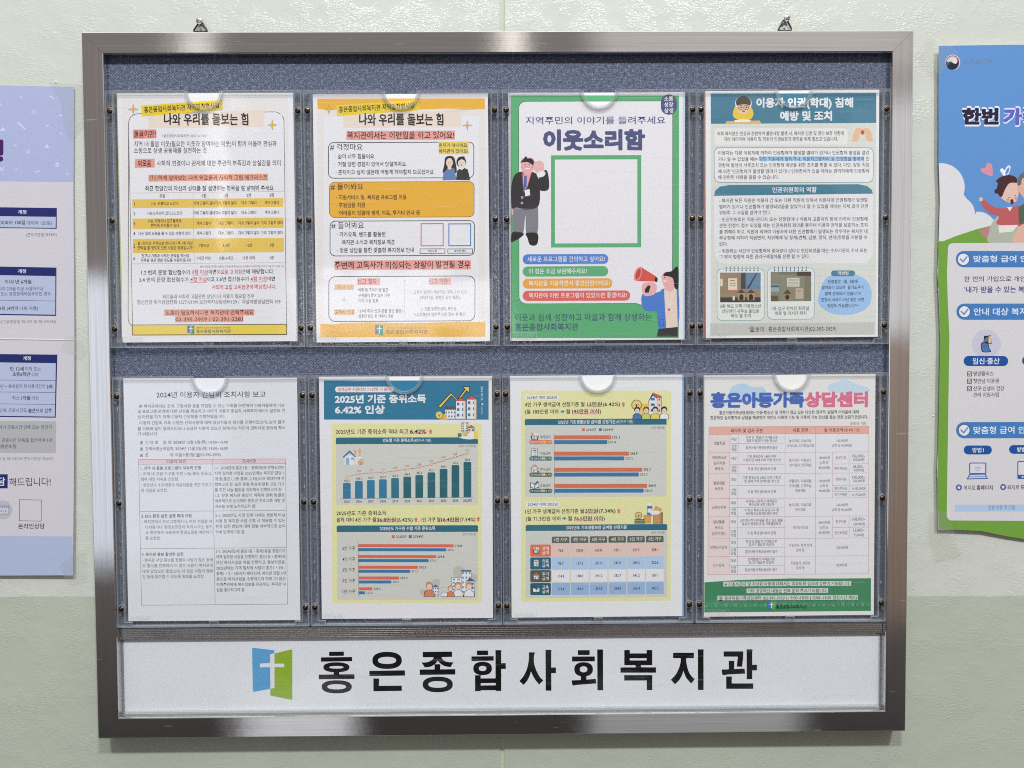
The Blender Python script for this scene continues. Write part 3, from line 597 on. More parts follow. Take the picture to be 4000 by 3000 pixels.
for a, b, y, t, c in ((231, 541, 1156, '1.2 번의 문항 합산점수가', K), (551, 654, 1155, '3점 이상', RD), (656, 704, 1155, '이면', K), (710, 890, 1155, '외로움 고 위험군', RD), (893, 1068, 1154, '에 해당합니다.', K),
                      (218, 532, 1201, '3.4 번의 문항 합산점수가', '#4c4c55'), (542, 646, 1200, '4점 이상', RD), (648, 698, 1200, '이고,', K), (706, 912, 1199, '5,6번 합산점수가', '#3c3c44'), (921, 1025, 1199, '4점 이상', RD), (1027, 1074, 1199, '이면', K), (678, 936, 1249, '사회적 고립 고위험군에', RD), (944, 1085, 1248, '해당합니다.', '#b45250')):
    s.text(t, a, b, y, 30, c, .013, .8)
for a, b, y in ((549, 654, 1174), (540, 646, 1219), (919, 1025, 1218)): s.line([(a, y), (b, y)], 2.5, RD)
s.text('외로움과 사회적 고립관련 상담이나 치료가 필요할 경우', 366, 945, 1306, 27, '#4a4a50', .004); s.text('정신건강 위기상담전화 1577-0199/ 보건복지상담센터129 /  자살예방상담전화 109', 204, 1110, 1340, 28, '#4a4a50', .004)
s.text('도움이 필요하시다면 복지관에 연락주세요', 384, 940, 1406, 32, '#4a2426', .006, 1); s.text('02-395-3959 / 02-391-2381', 448, 874, 1447, 24, '#4a2426', .006, .6)
s.begin('printed_footer'); s.rect(172, 1479, 1152, 1546, '#3c3a36'); s.rect(177, 1483, 1147, 1541, '#dfbf4a'); emblem(s, 523, 1485, 45, 54, '#3f78a4', '#3f8a66', '#e8e4c8')
s.begin('lettering'); s.text('대한예수교장로회총회(합동측) 복지재단', 580, 796, 1500, 12, '#3c3a36'); s.text('홍은종합사회복지관', 580, 798, 1522, 23, '#3a3a3a', .01)

# ---- top row, second notice
s = notice('services_notice', 'orange banded services notice with a drawn couple, second holder of the top row', [(60, 62), (1146, 60), (88, 1585), (1163, 1582)], (-118.9, 205.11, .0024))
s.rect(90, 88, 1128, 1554, '#d6d0cc'); s.rect(130, 200, 1090, 1500, '#d7d5db')
OR = '#dfa53a'
s.begin('printed_band'); s.put([(88, 88), (1126, 90), (1128, 156), (1000, 160), (880, 152), (600, 160), (400, 150), (200, 158), (92, 152)], OR)
s.begin('printed_band'); s.put([(110, 1470), (200, 1474), (250, 1466), (420, 1462), (640, 1468), (820, 1465), (1000, 1462), (1134, 1464), (1134, 1554), (112, 1552)], OR)
star4(s, 161, 155, 33, 33); star4(s, 1019, 256, 32, 33); tape_title(s, -22, 4)
s.text('홍은종합사회복지관 지역밀착형사업', 223, 688, 156, 38, K, .012, 1, y1=132); s.text('나와 우리를 돌보는 힘', 350, 870, 217, 72, K, .015, .8, fat=.05)
s.begin('printed_highlight'); s.rect(270, 287, 942, 343, '#dd958a'); s.rect(198, 1082, 1043, 1140, '#dd958a'); s.rect(339, 1191, 480, 1234, '#dc9c95'); s.rect(782, 1191, 920, 1234, '#dcaaa2'); s.rect(197, 1228, 317, 1263, '#e2b183'); s.rect(197, 1382, 323, 1417, '#dfae7c')
s.begin('text_box'); s.frame(157, 356, 1062, 579, 3.5, K, 34); s.rect(164, 599, 1064, 819, K, 34); s.rect(167, 602, 1061, 816, '#d9a235', 31); s.frame(168, 838, 1067, 1056, 3.5, K, 34); s.frame(161, 1178, 1071, 1458, 3.5, K, 44)
s.begin('lettering')
s.text('복지관에서는 이런일을 하고 있어요!', 274, 938, 314, 46, '#33181c', .010, 1.2); s.text('주변에 고독사가 의심되는 상황이 발견될 경우', 198, 1040, 1110, 46, '#33181c', .010, 1.2)
for y, t in ((385, '# 걱정마요'), (629, '# 물어봐요'), (866, '# 들어봐요')): s.text(t, 168+(y-385)*.02, 370+(y-385)*.02, y, 42, K, .003)
for a, b, y, t in ((203, 448, 443, '· 삶이 너무 힘들어요.'), (203, 645, 491, '· 거절 당한 경험이 있어서 망설여져요.'), (205, 812, 540, '· 혼자이고 싶지 않은데 어떻게 해야할지 모르겠어요'), (209, 643, 694, '· 지원서비스 및  복지관 프로그램 이용'), (209, 386, 742, '· 후원금품 지원'), (211, 727, 790, '· 어려움이 있을때 생계, 의료, 주거비 안내 등'),
                   (213, 515, 922, '· 카카오톡, 밴드를 활용한'), (244, 571, 970, '복지관 소식과 복지정보 제공'), (215, 690, 1019, '· 방문 상담을 통한 맞춤형 복지정보 안내')): s.text(t, a, b, y, 31, '#28242a', .012, .8)
s.begin('printed_note'); s.rect(842, 357, 1027, 432, '#dfc15e'); s.begin('lettering'); s.text('혼자가 아니에요', 842, 1018, 377, 26, K, .008, 1.2); s.text('복지관이 있어요!', 842, 1024, 413, 26, K, .008, 1.2)
s.begin('printed_couple'); s.smooth([(868, 545), (876, 500), (882, 455), (905, 443), (935, 450), (948, 490), (952, 545), (910, 552)], '#26211f'); s.put([(866, 592), (872, 545), (905, 515), (940, 520), (952, 590)], '#5c74a0'); s.ell(909, 484, 21, 28, '#e0c3ae')
s.put([(899, 505), (919, 505), (922, 520), (909, 528), (897, 520)], '#e0c3ae'); s.put([(950, 590), (955, 535), (985, 512), (1022, 525), (1038, 592)], '#2c2b2e'); s.ell(982, 480, 30, 34, '#241f1e'); s.ell(985, 488, 23, 28, '#e3c9b6'); s.put([(958, 478), (965, 450), (1000, 445), (1012, 478), (985, 462)], '#241f1e'); s.put([(970, 520), (985, 530), (1000, 518), (985, 512)], '#ece8e6')
s.ell(984, 500, 5, 4, '#8b3d35'); s.ell(903, 483, 2, 3, K); s.ell(917, 483, 2, 3, K); s.ell(977, 486, 2, 3, K); s.ell(993, 486, 2, 3, K); s.line([(903, 496), (915, 496)], 2, '#8b4d45')
s.begin('code_frame'); s.frame(731, 855, 874, 997, 5, '#c9683f'); s.frame(903, 857, 1044, 997, 5, '#3c74ac'); s.frame(726, 1011, 884, 1042, 3, K); s.frame(898, 1012, 1055, 1042, 3, K)
s.begin('lettering'); s.text('카카오톡', 775, 831, 1026, 16, K, .012); s.text('네이버 밴드', 939, 1014, 1026, 16, K, .012)
s.text('신고 절차', 341, 460, 1211, 36, '#4a3034', .002); s.text('신고 기관', 783, 900, 1213, 34, '#7d6266', .002)
s.text('고독사 인지', 198, 316, 1247, 28, '#a08064', .008); s.text('고독사 신고', 200, 322, 1398, 28, '#6c523a', .008); s.text('↓', 258, None, 1318, 30, '#8b8b90')
for a, b, y, t, c in ((340, 530, 1263, '·악취 및 구더기 등 발견', KG), (342, 540, 1297, '·우편물이 쌓여 있는 가구', KG), (342, 470, 1329, '·기타 이상 징후', KG), (340, 620, 1392, '·119에 즉시 신고(경찰 동반 출동)', KG), (342, 563, 1425, '·집주인 확인 후 거주지 개방', KG),
                      (670, 1022, 1278, '1. 고독사 발생이 예상되는 경우, 119 신고!', '#85858b'), (728, 974, 1311, '(구조대원, 경찰관 동반 출동)', '#85858b'), (735, 958, 1381, '2. 관할 동주민센터, 복지관,', '#7a7a80'), (690, 1010, 1415, '112(경찰)에 알려주시면 접수 후 확인', '#77777c')): s.text(t, a, b, y, 24, c, .010, .7)
for i in range(30): s.rect(632, 1204+i*8, 635, 1208+i*8, '#77777c')
s.begin('printed_footer'); emblem(s, 450, 1477, 50, 68, '#3d7aa8', '#3f8a66', '#ddd2b0'); s.begin('lettering'); s.text('대한예수교장로회총회(합동측) 복지재단', 517, 772, 1498, 14, '#8a7a5a'); s.text('홍은종합사회복지관', 517, 775, 1522, 27, '#6c5c3a', .006)

# ---- top row, third notice
GR = '#55a06c'
s = notice('suggestion_box_notice', 'green framed suggestion box notice with a listening man, third holder of the top row', [(72, 55), (1148, 48), (82, 1580), (1152, 1570)], (115.43, 205.94, .0031))
s.rect(88, 68, 1126, 1562, GR); s.rect(136, 104, 1088, 1352, '#2a4a3c', 44, -4); s.rect(139, 107, 1085, 1349, '#d9d5de', 42, -4); s.put([(840, 1300), (1000, 1300), (1040, 1400), (865, 1348)], '#d9d5de')
s.line([(866, 1348), (1010, 1392)], 3, '#2a4a3c')
NV = '#474c74'
s.begin('printed_badge'); s.rect(1014, 62, 1112, 186, NV, 46); s.begin('lettering')
for y, t in ((88, '소통'), (124, '성장'), (160, '상생')): s.text(t, 1034, 1090, y, 30, '#dddbe6', .012)
s.text('지역주민의 이야기를 들려주세요', 180, 1042, 221, 48, NV, .006); s.text('이웃소리함', 292, 912, 341, 120, NV, .012, .2, fat=.19)
s.begin('code_frame'); s.rect(336, 436, 893, 1003, GR, 0, -2); s.rect(360, 462, 869, 978, '#d9d5dc', 0, -2)
s.begin('answer_bubble')
for y0, y1, x1, c in ((1043, 1105, 690, '#4c78c0'), (1118, 1181, 689, GR), (1193, 1255, 715, '#dd9c43'), (1268, 1331, 825, '#cd5f56')): s.rect(160, y0+2, x1, y1+2, c, 30, -3)
s.begin('lettering')
for y, a, b, t in ((1073, 190, 668, '새로운 프로그램을 건의하고 싶어요!'), (1148, 198, 556, '이 점은 조금 보완해주세요!'), (1222, 198, 698, '복지관을 이용하면서 좋았던점이에요!'), (1297, 198, 804, '복지관에 이런 프로그램이 있었으면 좋겠어요!')): s.text(t, a, b, y, 34, '#dcdae2', .004)
s.text('이웃과 함께 성장하고 마을과 함께 상생하는', 112, 958, 1433, 46, '#3f4a68', .004); s.text('홍은종합사회복지관', 112, 504, 1493, 46, '#3f4a68', .012)
s.begin('printed_man')
s.smooth([(100, 735), (112, 720), (245, 730), (256, 760), (250, 925), (185, 930), (178, 800), (160, 930), (103, 920)], '#77757d', 3); s.smooth([(182, 915), (250, 915), (255, 965), (240, 990), (205, 985), (190, 945)], '#1f1c1e'); s.smooth([(103, 905), (165, 915), (150, 940), (92, 970), (90, 935)], '#1f1c1e')
s.smooth([(95, 770), (90, 640), (110, 560), (160, 535), (240, 545), (262, 600), (268, 700), (250, 755), (180, 770), (120, 755)], '#29262a'); s.smooth([(256, 590), (300, 525), (320, 560), (320, 645), (262, 648)], '#29262a')
s.put([(160, 540), (215, 540), (190, 630), (165, 660), (162, 600)], '#d8989a'); s.smooth([(150, 470), (170, 450), (225, 455), (232, 500), (215, 545), (180, 548), (155, 520)], '#dba0a2'); s.smooth([(148, 480), (170, 455), (182, 440), (192, 455), (215, 455), (235, 480), (232, 502), (200, 480), (170, 478)], '#231f22')
s.ell(190, 512, 16, 10, '#f0e6e6', 0, 180); s.line([(172, 508), (206, 508)], 2.5, '#5a2226'); s.ell(176, 492, 3, 4, '#2a1d1f'); s.ell(203, 490, 3, 4, '#2a1d1f'); s.ell(156, 512, 5, 5, '#d07a80'); s.ell(222, 506, 5, 5, '#d07a80')
s.smooth([(232, 480), (262, 468), (288, 480), (292, 520), (270, 552), (245, 540), (228, 515)], '#dda6a4'); s.ell(275, 552, 28, 18, '#dddbe2', rot=-20); s.put([(173, 562), (186, 560), (186, 620), (163, 668), (165, 620)], '#3d5fa8')
s.line([(165, 545), (188, 640), (215, 545)], 3, '#7c3342'); s.put([(172, 650), (203, 643), (208, 680), (178, 688)], '#dcdae0'); s.ring(158, 695, 7, 3, '#d8d6dc', 12); s.ring(156, 729, 7, 3, '#d8d6dc', 12); s.rect(92, 765, 103, 800, '#dba0a2')
s.begin('printed_woman')
s.smooth([(1010, 1275), (1045, 1255), (1120, 1250), (1122, 1500), (1045, 1510), (1005, 1508), (990, 1400)], '#4573bb', 3); s.put([(1034, 1262), (1112, 1250), (1120, 1492), (1048, 1500)], '#ddc3b4'); s.put([(1000, 1505), (1120, 1492), (1120, 1552), (990, 1552)], '#2f2c30')
s.smooth([(900, 1290), (990, 1280), (1030, 1270), (1000, 1380), (960, 1395), (905, 1380)], '#4573bb', 3); s.smooth([(905, 1225), (960, 1215), (990, 1240), (975, 1290), (915, 1300), (898, 1265)], '#dba3a0'); s.smooth([(1020, 1175), (1050, 1152), (1105, 1165), (1118, 1200), (1100, 1250), (1065, 1275), (1035, 1240), (1022, 1205)], '#dba3a0')
s.smooth([(1030, 1175), (1045, 1155), (1080, 1148), (1120, 1122), (1122, 1250), (1100, 1250), (1090, 1195), (1060, 1180)], '#1f1d20'); s.ell(1040, 1205, 11, 9, '#f2eaea', 0, 180); s.ell(1037, 1187, 3, 4, K)
s.put([(848, 1190), (858, 1150), (888, 1120), (985, 1180), (985, 1212), (865, 1210)], '#c84f48'); s.ell(872, 1166, 22, 46, '#d98f88', rot=18); s.ell(874, 1166, 14, 36, '#b8423e', rot=18); s.ell(986, 1200, 9, 16, '#252124'); s.put([(915, 1262), (935, 1235), (952, 1240), (940, 1280), (918, 1282)], '#252124')
s.line([(1050, 1275), (1066, 1380), (1100, 1262)], 3, '#e4dede'); s.ell(1065, 1385, 8, 8, '#c4504a'); s.rect(1004, 1445, 1034, 1484, '#2c4f92', 6); s.rect(1007, 1448, 1031, 1481, '#4573bb', 5)
s.begin('tape_strip_print'); s.frame(98, 1528, 245, 1570, 1.5, '#93bfa4')

# ---- top row, fourth notice
TE = '#3d7288'
s = notice('rights_notice', 'teal headed human rights notice with two small photos, top right holder', [(82, 45), (1172, 28), (80, 1562), (1165, 1558)], (353.06, 207.95, .0044), '#dad9da')
s.rect(114, 56, 1153, 1545, '#c9cbc2')
s.begin('printed_grid')
for i in range(26): s.line([(116+i*40, 240), (112+i*40, 1478)], 1.2, '#bfc2b8')
for i in range(30): s.line([(114, 262+i*42), (1150, 256+i*42)], 1.2, '#bfc2b8')
s.begin('printed_banner'); s.rect(115, 60, 1153, 244, TE, 0, -12); s.begin('printed_footer'); s.rect(108, 1470, 1143, 1545, '#b6b6b0', 0, -2)
s.begin('lettering'); s.text('이용자 인권(학대) 침해', 400, 1005, 110, 58, '#d8dad9', .014, fat=.12); s.text('예방 및 조치', 548, 872, 191, 58, '#d8dad9', .014, fat=.12)
s.begin('printed_girl'); s.put([(205, 242), (212, 228), (420, 222), (428, 240)], '#cfa76b'); s.smooth([(260, 205), (252, 180), (270, 130), (300, 120), (345, 120), (372, 150), (380, 185), (360, 215), (300, 222)], '#dcb93a'); s.ell(318, 118, 52, 46, '#dedcd6'); s.ell(318, 112, 47, 40, '#403a30'); s.smooth([(275, 145), (290, 128), (345, 126), (362, 145), (352, 175), (318, 186), (284, 175)], '#dcb795')
s.ring(302, 144, 16, 3, '#2e2724'); s.ring(336, 143, 16, 3, '#2e2724'); s.ell(303, 143, 5, 6, '#2e2724'); s.ell(337, 142, 5, 6, '#2e2724'); s.ell(319, 166, 9, 5, '#a04c3c'); s.put([(260, 222), (318, 214), (368, 220), (352, 232), (266, 234)], '#dad7d2'); s.ell(272, 170, 12, 22, '#dcb93a', rot=20); s.ell(364, 168, 12, 22, '#dcb93a', rot=-20)
s.begin('printed_hands'); s.smooth([(1002, 345), (1008, 300), (1030, 265), (1065, 270), (1068, 285), (1050, 290), (1048, 320), (1030, 345)], '#dcab84'); s.smooth([(1130, 343), (1122, 295), (1102, 265), (1070, 270), (1066, 285), (1085, 290), (1086, 320), (1105, 343)], '#dcab84'); s.ell(1066, 291, 12, 14, '#b83c34')
s.begin('text_box'); s.rect(136, 272, 972, 374, '#d6d5d2', 24, -6); s.rect(134, 388, 1136, 604, '#57808c', 36, -4); s.rect(137, 391, 1133, 601, '#d8d7d6', 34, -4)
s.rect(134, 620, 1132, 1104, '#d4d3d3', 70, -3); s.put([(134, 685), (140, 655), (170, 628), (230, 618), (1040, 611), (1095, 622), (1125, 645), (1132, 669)], TE)
s.rect(416, 441, 1077, 471, '#9dbcd8', 0, -2)
s.begin('lettering'); s.text('인권위원회의 역할', 497, 777, 646, 34, '#dcdddd', .014)
for a, b, y, t in ((154, 946, 300, '저희 복지관은 인권과 관련하여 불편사항 발생 시, 복지관 인권 및 권리 보장 지침에'), (196, 910, 335, '따라 처리하며 이용자 및 직원의 인권보장과 증진을 위해 힘쓰고 있습니다.'),
                   (160, 1108, 419, '이용자는 다른 이용자에 의하여 인권침해가 발생할 염려가 있거나 인권침해 발생을 알았'), (160, 1108, 457, '거나 알 수 있었을 때는 담당 직원에게 알리거나, 이용자고충처리 등 진정함을 통하여 인'), (160, 1108, 494, '권침해 발생에 사후조치 또는 인권침해 예방을 위한 조치를 취할 수 있다. 다만, 담당 직원'), (160, 1108, 532, '에 의한 인권침해가 발생할 염려가 있거나 인권침해가 있을 때에는 관리자에게 인권침해'), (160, 538, 570, '에 관련된 내용을 알릴 수 있습니다.'),
                   (166, 1100, 711, '- 복지관 모든 직원은 이용자 간 또는 다른 직원에 의해서 이용자에 인권침해가 발생할'), (166, 1100, 749, '염려가 있거나 인권침해가 발생되었음을 알았거나 알 수 있었을 때에는 지체 없이 인권'), (166, 488, 787, '위원회 그 사실을 알려야 한다.'),
                   (166, 1098, 828, '- 인권위원회는 직원·관리자 또는 진정함이나 이용자 고충처리 등에 의하여 인권침해'), (166, 1098, 865, '관련 진정이 접수 되었을 때는 인권위원회 회의를 통하여 이용자 권익을 보호하는 조치'), (166, 1098, 904, '를 취해야 하고, 직원에 의하여 이용자에 대한 인권침해가 발생되는 경우에는 복지관 내'), (166, 1098, 941, '부규정에 의하여 직권면직, 직위해제 및 징계(견책, 감봉, 정직, 면직)명령을 처분할 수'), (166, 218, 980, '있다.'),
                   (166, 1096, 1022, '- 위원회는 사안의 인권침해에 중대성이 있다고 판단되었을 때는 수사기관의 수사 또는'), (166, 732, 1058, '그 밖의 법령에 따른 권리구제절차를 진행 할 수 있다.')): s.text(t, a, b, y, 26, '#28282c', .006)
s.begin('photo_card')
for x0, y0, x1, y1 in ((150, 1132, 448, 1454), (465, 1128, 765, 1448)): s.rect(x0, y0, x1, y1, '#7a96a0', 34); s.rect(x0+3, y0+3, x1-3, y1-3, '#d3d5d0', 32)
for x0, n in ((209, 9), (512, 9)):
    for i in range(n): s.rect(x0-2+i*24.8, 1120, x0+2+i*24.8, 1142, '#3f6478'); s.ell(x0+i*24.8, 1145, 5, 4, '#3f6478', n=8)
s.begin('printed_photo'); s.rect(170, 1157, 424, 1340, '#8c7b60'); s.rect(315, 1157, 424, 1258, '#5f7d96'); s.rect(300, 1157, 330, 1257, '#3e4248'); s.put([(335, 1257), (395, 1160), (405, 1160), (350, 1257)], '#3a4450'); s.rect(170, 1310, 424, 1340, '#3e3a38'); s.rect(215, 1187, 282, 1270, '#bf5a44'); s.rect(220, 1192, 277, 1265, '#cfc6b0')
s.rect(232, 1205, 262, 1210, '#5c5448'); s.rect(228, 1222, 268, 1226, '#8d8472'); s.rect(228, 1236, 268, 1240, '#8d8472'); s.rect(172, 1195, 186, 1240, '#cfcab8')
for x in (303, 363): s.rect(x-22, 1282, x+22, 1328, '#a58c66'); s.put([(x-28, 1284), (x, 1260), (x+28, 1284)], '#4c4238'); s.ell(x, 1305, 13, 16, '#33291f'); s.rect(x-13, 1305, x+13, 1326, '#33291f')
s.rect(248, 1302, 262, 1328, '#c8c4bc'); s.begin('printed_photo'); s.rect(487, 1152, 742, 1335, '#6f705c'); s.rect(487, 1152, 545, 1335, '#7c7a68'); s.rect(548, 1170, 700, 1335, '#7d7e69'); s.rect(652, 1152, 742, 1178, '#4a3a34'); s.rect(590, 1190, 668, 1245, '#c2c2b2'); s.rect(490, 1240, 540, 1275, '#8d99a4'); s.rect(490, 1238, 540, 1248, '#3d5878'); s.rect(638, 1250, 698, 1325, '#b8583f'); s.rect(643, 1255, 693, 1320, '#a9a590')
for k in range(5): s.rect(598, 1198+k*9, 660, 1201+k*9, '#8b8b7c')
s.rect(652, 1270, 682, 1274, '#5c5448'); s.rect(570, 1286, 612, 1330, '#8c7a5c'); s.put([(564, 1288), (591, 1262), (618, 1288)], '#4a4038'); s.ell(591, 1310, 12, 16, '#33291f'); s.rect(490, 1300, 535, 1335, '#55523e')
s.begin('lettering')
for a, b, y, t in ((170, 427, 1364, '3층 복도 안쪽 아동청소년'), (180, 414, 1395, '상담센터 사무실 출입문'), (238, 362, 1423, '바로 옆 위치'), (494, 727, 1379, '1층 입구 장애인 화장실'), (514, 711, 1409, '바로 옆 게시대 위치')): s.text(t, a, b, y, 25, '#2f3033', .004)
s.begin('printed_bubble'); s.smooth([(790, 1300), (808, 1240), (840, 1190), (905, 1165), (985, 1158), (1045, 1180), (1100, 1215), (1125, 1280), (1115, 1350), (1070, 1395), (985, 1420), (880, 1412), (810, 1375), (785, 1335)], '#8fb2dc'); s.rect(868, 1145, 1019, 1181, TE, 17)
s.begin('lettering'); s.text('작성법', 910, 977, 1162, 24, '#dfe2e6', .013)
for a, b, y, t in ((846, 1035, 1214, '진정함은 1층, 3층에'), (808, 1075, 1250, '설치되어 있으며  필기도구가'), (829, 1055, 1288, '함께 준비되어 있습니다!'), (805, 1075, 1326, '진정서 서식이 아닌 일반 서면'), (843, 1040, 1363, '작성도 가능합니다^^')): s.text(t, a, b, y, 24, '#23252e', .012)
s.text('☎문의 : 홍은종합사회복지관(02-395-3959)', 352, 902, 1507, 32, '#2c2c2e', .002)

# ---- bottom row, first notice
s = notice('typed_report_notice', 'plain white typed report with a two column table, bottom left holder', [(70, 66), (1188, 58), (103, 1592), (1203, 1578)], (-352.87, -134.34, -.001), '#d2d3da')
s.begin('table_header'); s.rect(169, 577, 1112, 603, '#d8bcc4', 0, -6)
s.begin('table_rules')
for x0, y0, x1, y1 in ((169, 577, 1112, 570), (169, 607, 1112, 600), (178, 905, 1115, 893), (182, 1138, 1118, 1126), (186, 1492, 1121, 1480), (169, 577, 187, 1492), (645, 573, 658, 1484), (1111, 570, 1121, 1480)): s.line([(x0, y0), (x1, y1)], 2, '#55565c')
for y in (470, 509, 549): s.frame(179, y-7, 197, y+11, 2, KG); s.rect(184, y-2, 192, y+6, KG)
s.begin('lettering'); s.text('2024년 이용자 간담회 조치사항 보고', 284, 985, 166, 40, '#34353a', .005)
for a, b, y, t in ((172, 1107, 237, '본 복지관에서는 건의, 고충사항 등을 표현할 수 있는 기회를 마련하여 이용자들에게 기관'), (163, 1108, 270, '및 프로그램 운영에 대한 신뢰를 확보하고 나아가 이용자 중심의 사회복지서비스 실천의 기'), (163, 727, 306, '반 마련을 하기 위해 이용자 간담회를 진행하였습니다.'), (174, 1108, 342, '이용자 간담회 이후 수렴된 건의사항에 대해 담당자들과 회의를 진행하였으며, 논의 결과'), (163, 1110, 379, '를 아래와 같이 알려드리오니 궁금한 사항이 있으신 분께서는 하단의 연락처로 문의해 주시'), (163, 293, 415, '기 바랍니다.'),
                   (212, 742, 467, '간 담 회    일 정: 2024년 12월 5일(목) 14:00~15:00'), (212, 742, 507, '건의사항논의일정: 2024년 12월 5일(목) 15:00~16:00'), (212, 232, 548, '문'), (371, 696, 546, '의: 마을소통2팀(☎02-395-3959)'),
                   (348, 470, 589, '이용자 의견'), (835, 922, 584, '조치사항')): s.text(t, a, b, y, 23, '#45464d', .003)
for a, b, y, t in ((182, 568, 630, '1. 지역 내 돌봄 프로그램의 지속적 진행'), (186, 508, 931, '2. ESG 환경 실천 실행 확대 요청'), (190, 455, 1172, '3. 복지관 홍보 활성화 요청')): s.text(t, a, b, y, 23, '#33343a', .010)
for a, b, y, t in ((182, 636, 665, '- 지역 내 고립 가구를 위한 나눔 활동 프로그'), (184, 427, 700, '램에 대한 지속을 요청함.'), (184, 638, 736, '- 중장년과 소외계층의 대상자들을 위한 프로그'), (185, 355, 771, '램 개설을 요청함.'), (188, 640, 966, '- 복지관에서 프로그램하거나, 반찬 전달할 때'), (212, 640, 1000, '다회용기나, 환경호르몬이 적게 나오는 용기'), (212, 641, 1034, '로 변경하여 사용하여 환경오염을 예방하기'), (212, 310, 1071, '를 요청함.'), (192, 643, 1207, '- 복지관 사업 홍보를 동별로 사람이 많은 동에'), (192, 644, 1242, '서 홍보를 진행하여 더 많은 사람이 복지관에'), (193, 645, 1277, '대해 알았으면 좋겠으며, 더 많은 사람이 캠페'), (194, 590, 1311, '인 등에 참여할 수 있도록 홍보를 요청함.')): s.text(t, a, b, y, 23, '#60616a', .002)
for a, b, y, t in ((657, 1102, 626, '1-1. 2024년에 홍은1동・홍제3동에 진행되었던'), (657, 1103, 660, '지역 밀착형 사업을 2025년에는 복지관 담당 5'), (657, 1103, 695, '개 동(홍은1, 2동 홍제1,2,3동)으로 확대하여 진'), (657, 1104, 730, '행하고자 함. 또한 동별 특성에 맞춰 고립 가구'), (658, 1090, 764, '를 위한 나눔 활동을 지속해서 진행하고자 함.'), (658, 1105, 799, '1-2. 향후 복지관 중장기 계획에 맞춰 팀별로'), (658, 1106, 833, '세부적으로 논의하며 중장년 프로그램 개발 및'), (659, 921, 869, '지원을 위해 노력하고자 함.'),
                   (660, 1106, 924, '2-1. 2025년도 사업 진행 시에는 생분해 비닐'), (661, 1107, 959, '사용 등 복지관 사업 수행 시 적용할 수 있는'), (662, 1107, 993, '환경 실천 방법에 대해 팀별 세부적으로 논의'), (662, 852, 1030, '하여 반영하기로 함.'), (664, 1108, 1149, '3-1. 2024년도에 홍은1동・홍제3동을 중점으로'), (665, 1109, 1184, '지역 밀착형 사업을 진행하여, 홍은1동・홍제3동'), (665, 1110, 1219, '대상 복지사업을 매월 진행하고, 홍보하였음.'), (666, 1110, 1254, '2025년에는 지역 밀착형 사업이 홍은1・2동 /'), (666, 1110, 1288, '홍제1・2・3동까지 확대되어, 복지관 관할 5개'), (667, 1110, 1323, '동으로 복지사업을 수행하고자 하며, 더 많은'), (667, 1111, 1357, '지역주민에게 복지정보를 제공하고, 복지관 사'), (668, 851, 1392, '업을 홍보하고자 함.')): s.text(t, a, b, y, 23, '#484950', .003)

# ---- shared drawings
def arrow_up(s, x, y, w=26, h=30, c='#cf6b55'): s.put([(x-w/2, y), (x, y-h/2), (x+w/2, y), (x+w/4, y), (x+w/4, y+h/2), (x-w/4, y+h/2), (x-w/4, y)], c)
def arrow_r(s, x, y, c='#3b7fae'): s.put([(x-12, y-6), (x, y-6), (x, y-12), (x+13, y), (x, y+12), (x, y+6), (x-12, y+6)], c)
def block(s, x0, y0, x1, y1, wall='#dcdcdc', roof=None, nx=2, ny=3, win='#4b6d96'):
    s.rect(x0, y0, x1, y1, '#2c3138'); s.rect(x0+2, y0+2, x1-2, y1-2, wall)
    if roof: s.put([(x0-4, y0+3), ((x0+x1)/2, y0-(x1-x0)*.35), (x1+4, y0+3)], '#2c3138'); s.put([(x0, y0+2), ((x0+x1)/2, y0-(x1-x0)*.29), (x1, y0+2)], roof)
    for i in range(nx):
        for j in range(ny):
            cx = x0+(x1-x0)*(i+.5)/nx; cy = y0+(y1-y0)*(j+.6)/(ny+.3); w = (x1-x0)/nx*.25; h = (y1-y0)/ny*.22; s.rect(cx-w, cy-h, cx+w, cy+h, win)
def bust(s, x, y, r, hair, shirt, skin='#e6cbb8'):
    s.put([(x-r*1.7, y+r*3.2), (x-r*1.5, y+r*1.7), (x-r*.6, y+r*1.1), (x+r*.6, y+r*1.1), (x+r*1.5, y+r*1.7), (x+r*1.7, y+r*3.2)], '#33302f'); s.put([(x-r*1.5, y+r*3.1), (x-r*1.35, y+r*1.8), (x-r*.5, y+r*1.2), (x+r*.5, y+r*1.2), (x+r*1.35, y+r*1.8), (x+r*1.5, y+r*3.1)], shirt)
    s.ell(x, y-r*.12, r*1.08, r*1.12, '#33302f', n=14); s.ell(x, y-r*.15, r, r, hair, n=14); s.ell(x, y+r*.25, r*.78, r*.78, skin, n=14); s.ell(x-r*.3, y+r*.2, r*.1, r*.12, K, n=6); s.ell(x+r*.3, y+r*.2, r*.1, r*.12, K, n=6); s.line([(x-r*.22, y+r*.6), (x+r*.22, y+r*.6)], r*.1, '#7a4038')
def coin(s, x, y, r, c='#dcb04a'): s.ell(x, y, r, r, '#3a3226'); s.ell(x, y, r*.9, r*.9, c); s.ring(x, y, r*.7, r*.08, '#f0dca0', 16); s.text('₩', x, None, y, r*.8, '#f2e4b8', .012)
TB = '#2b6478'; TD = '#28545f'; BL = '#33719c'; CO = '#cc6650'; YL = '#d6d39c'

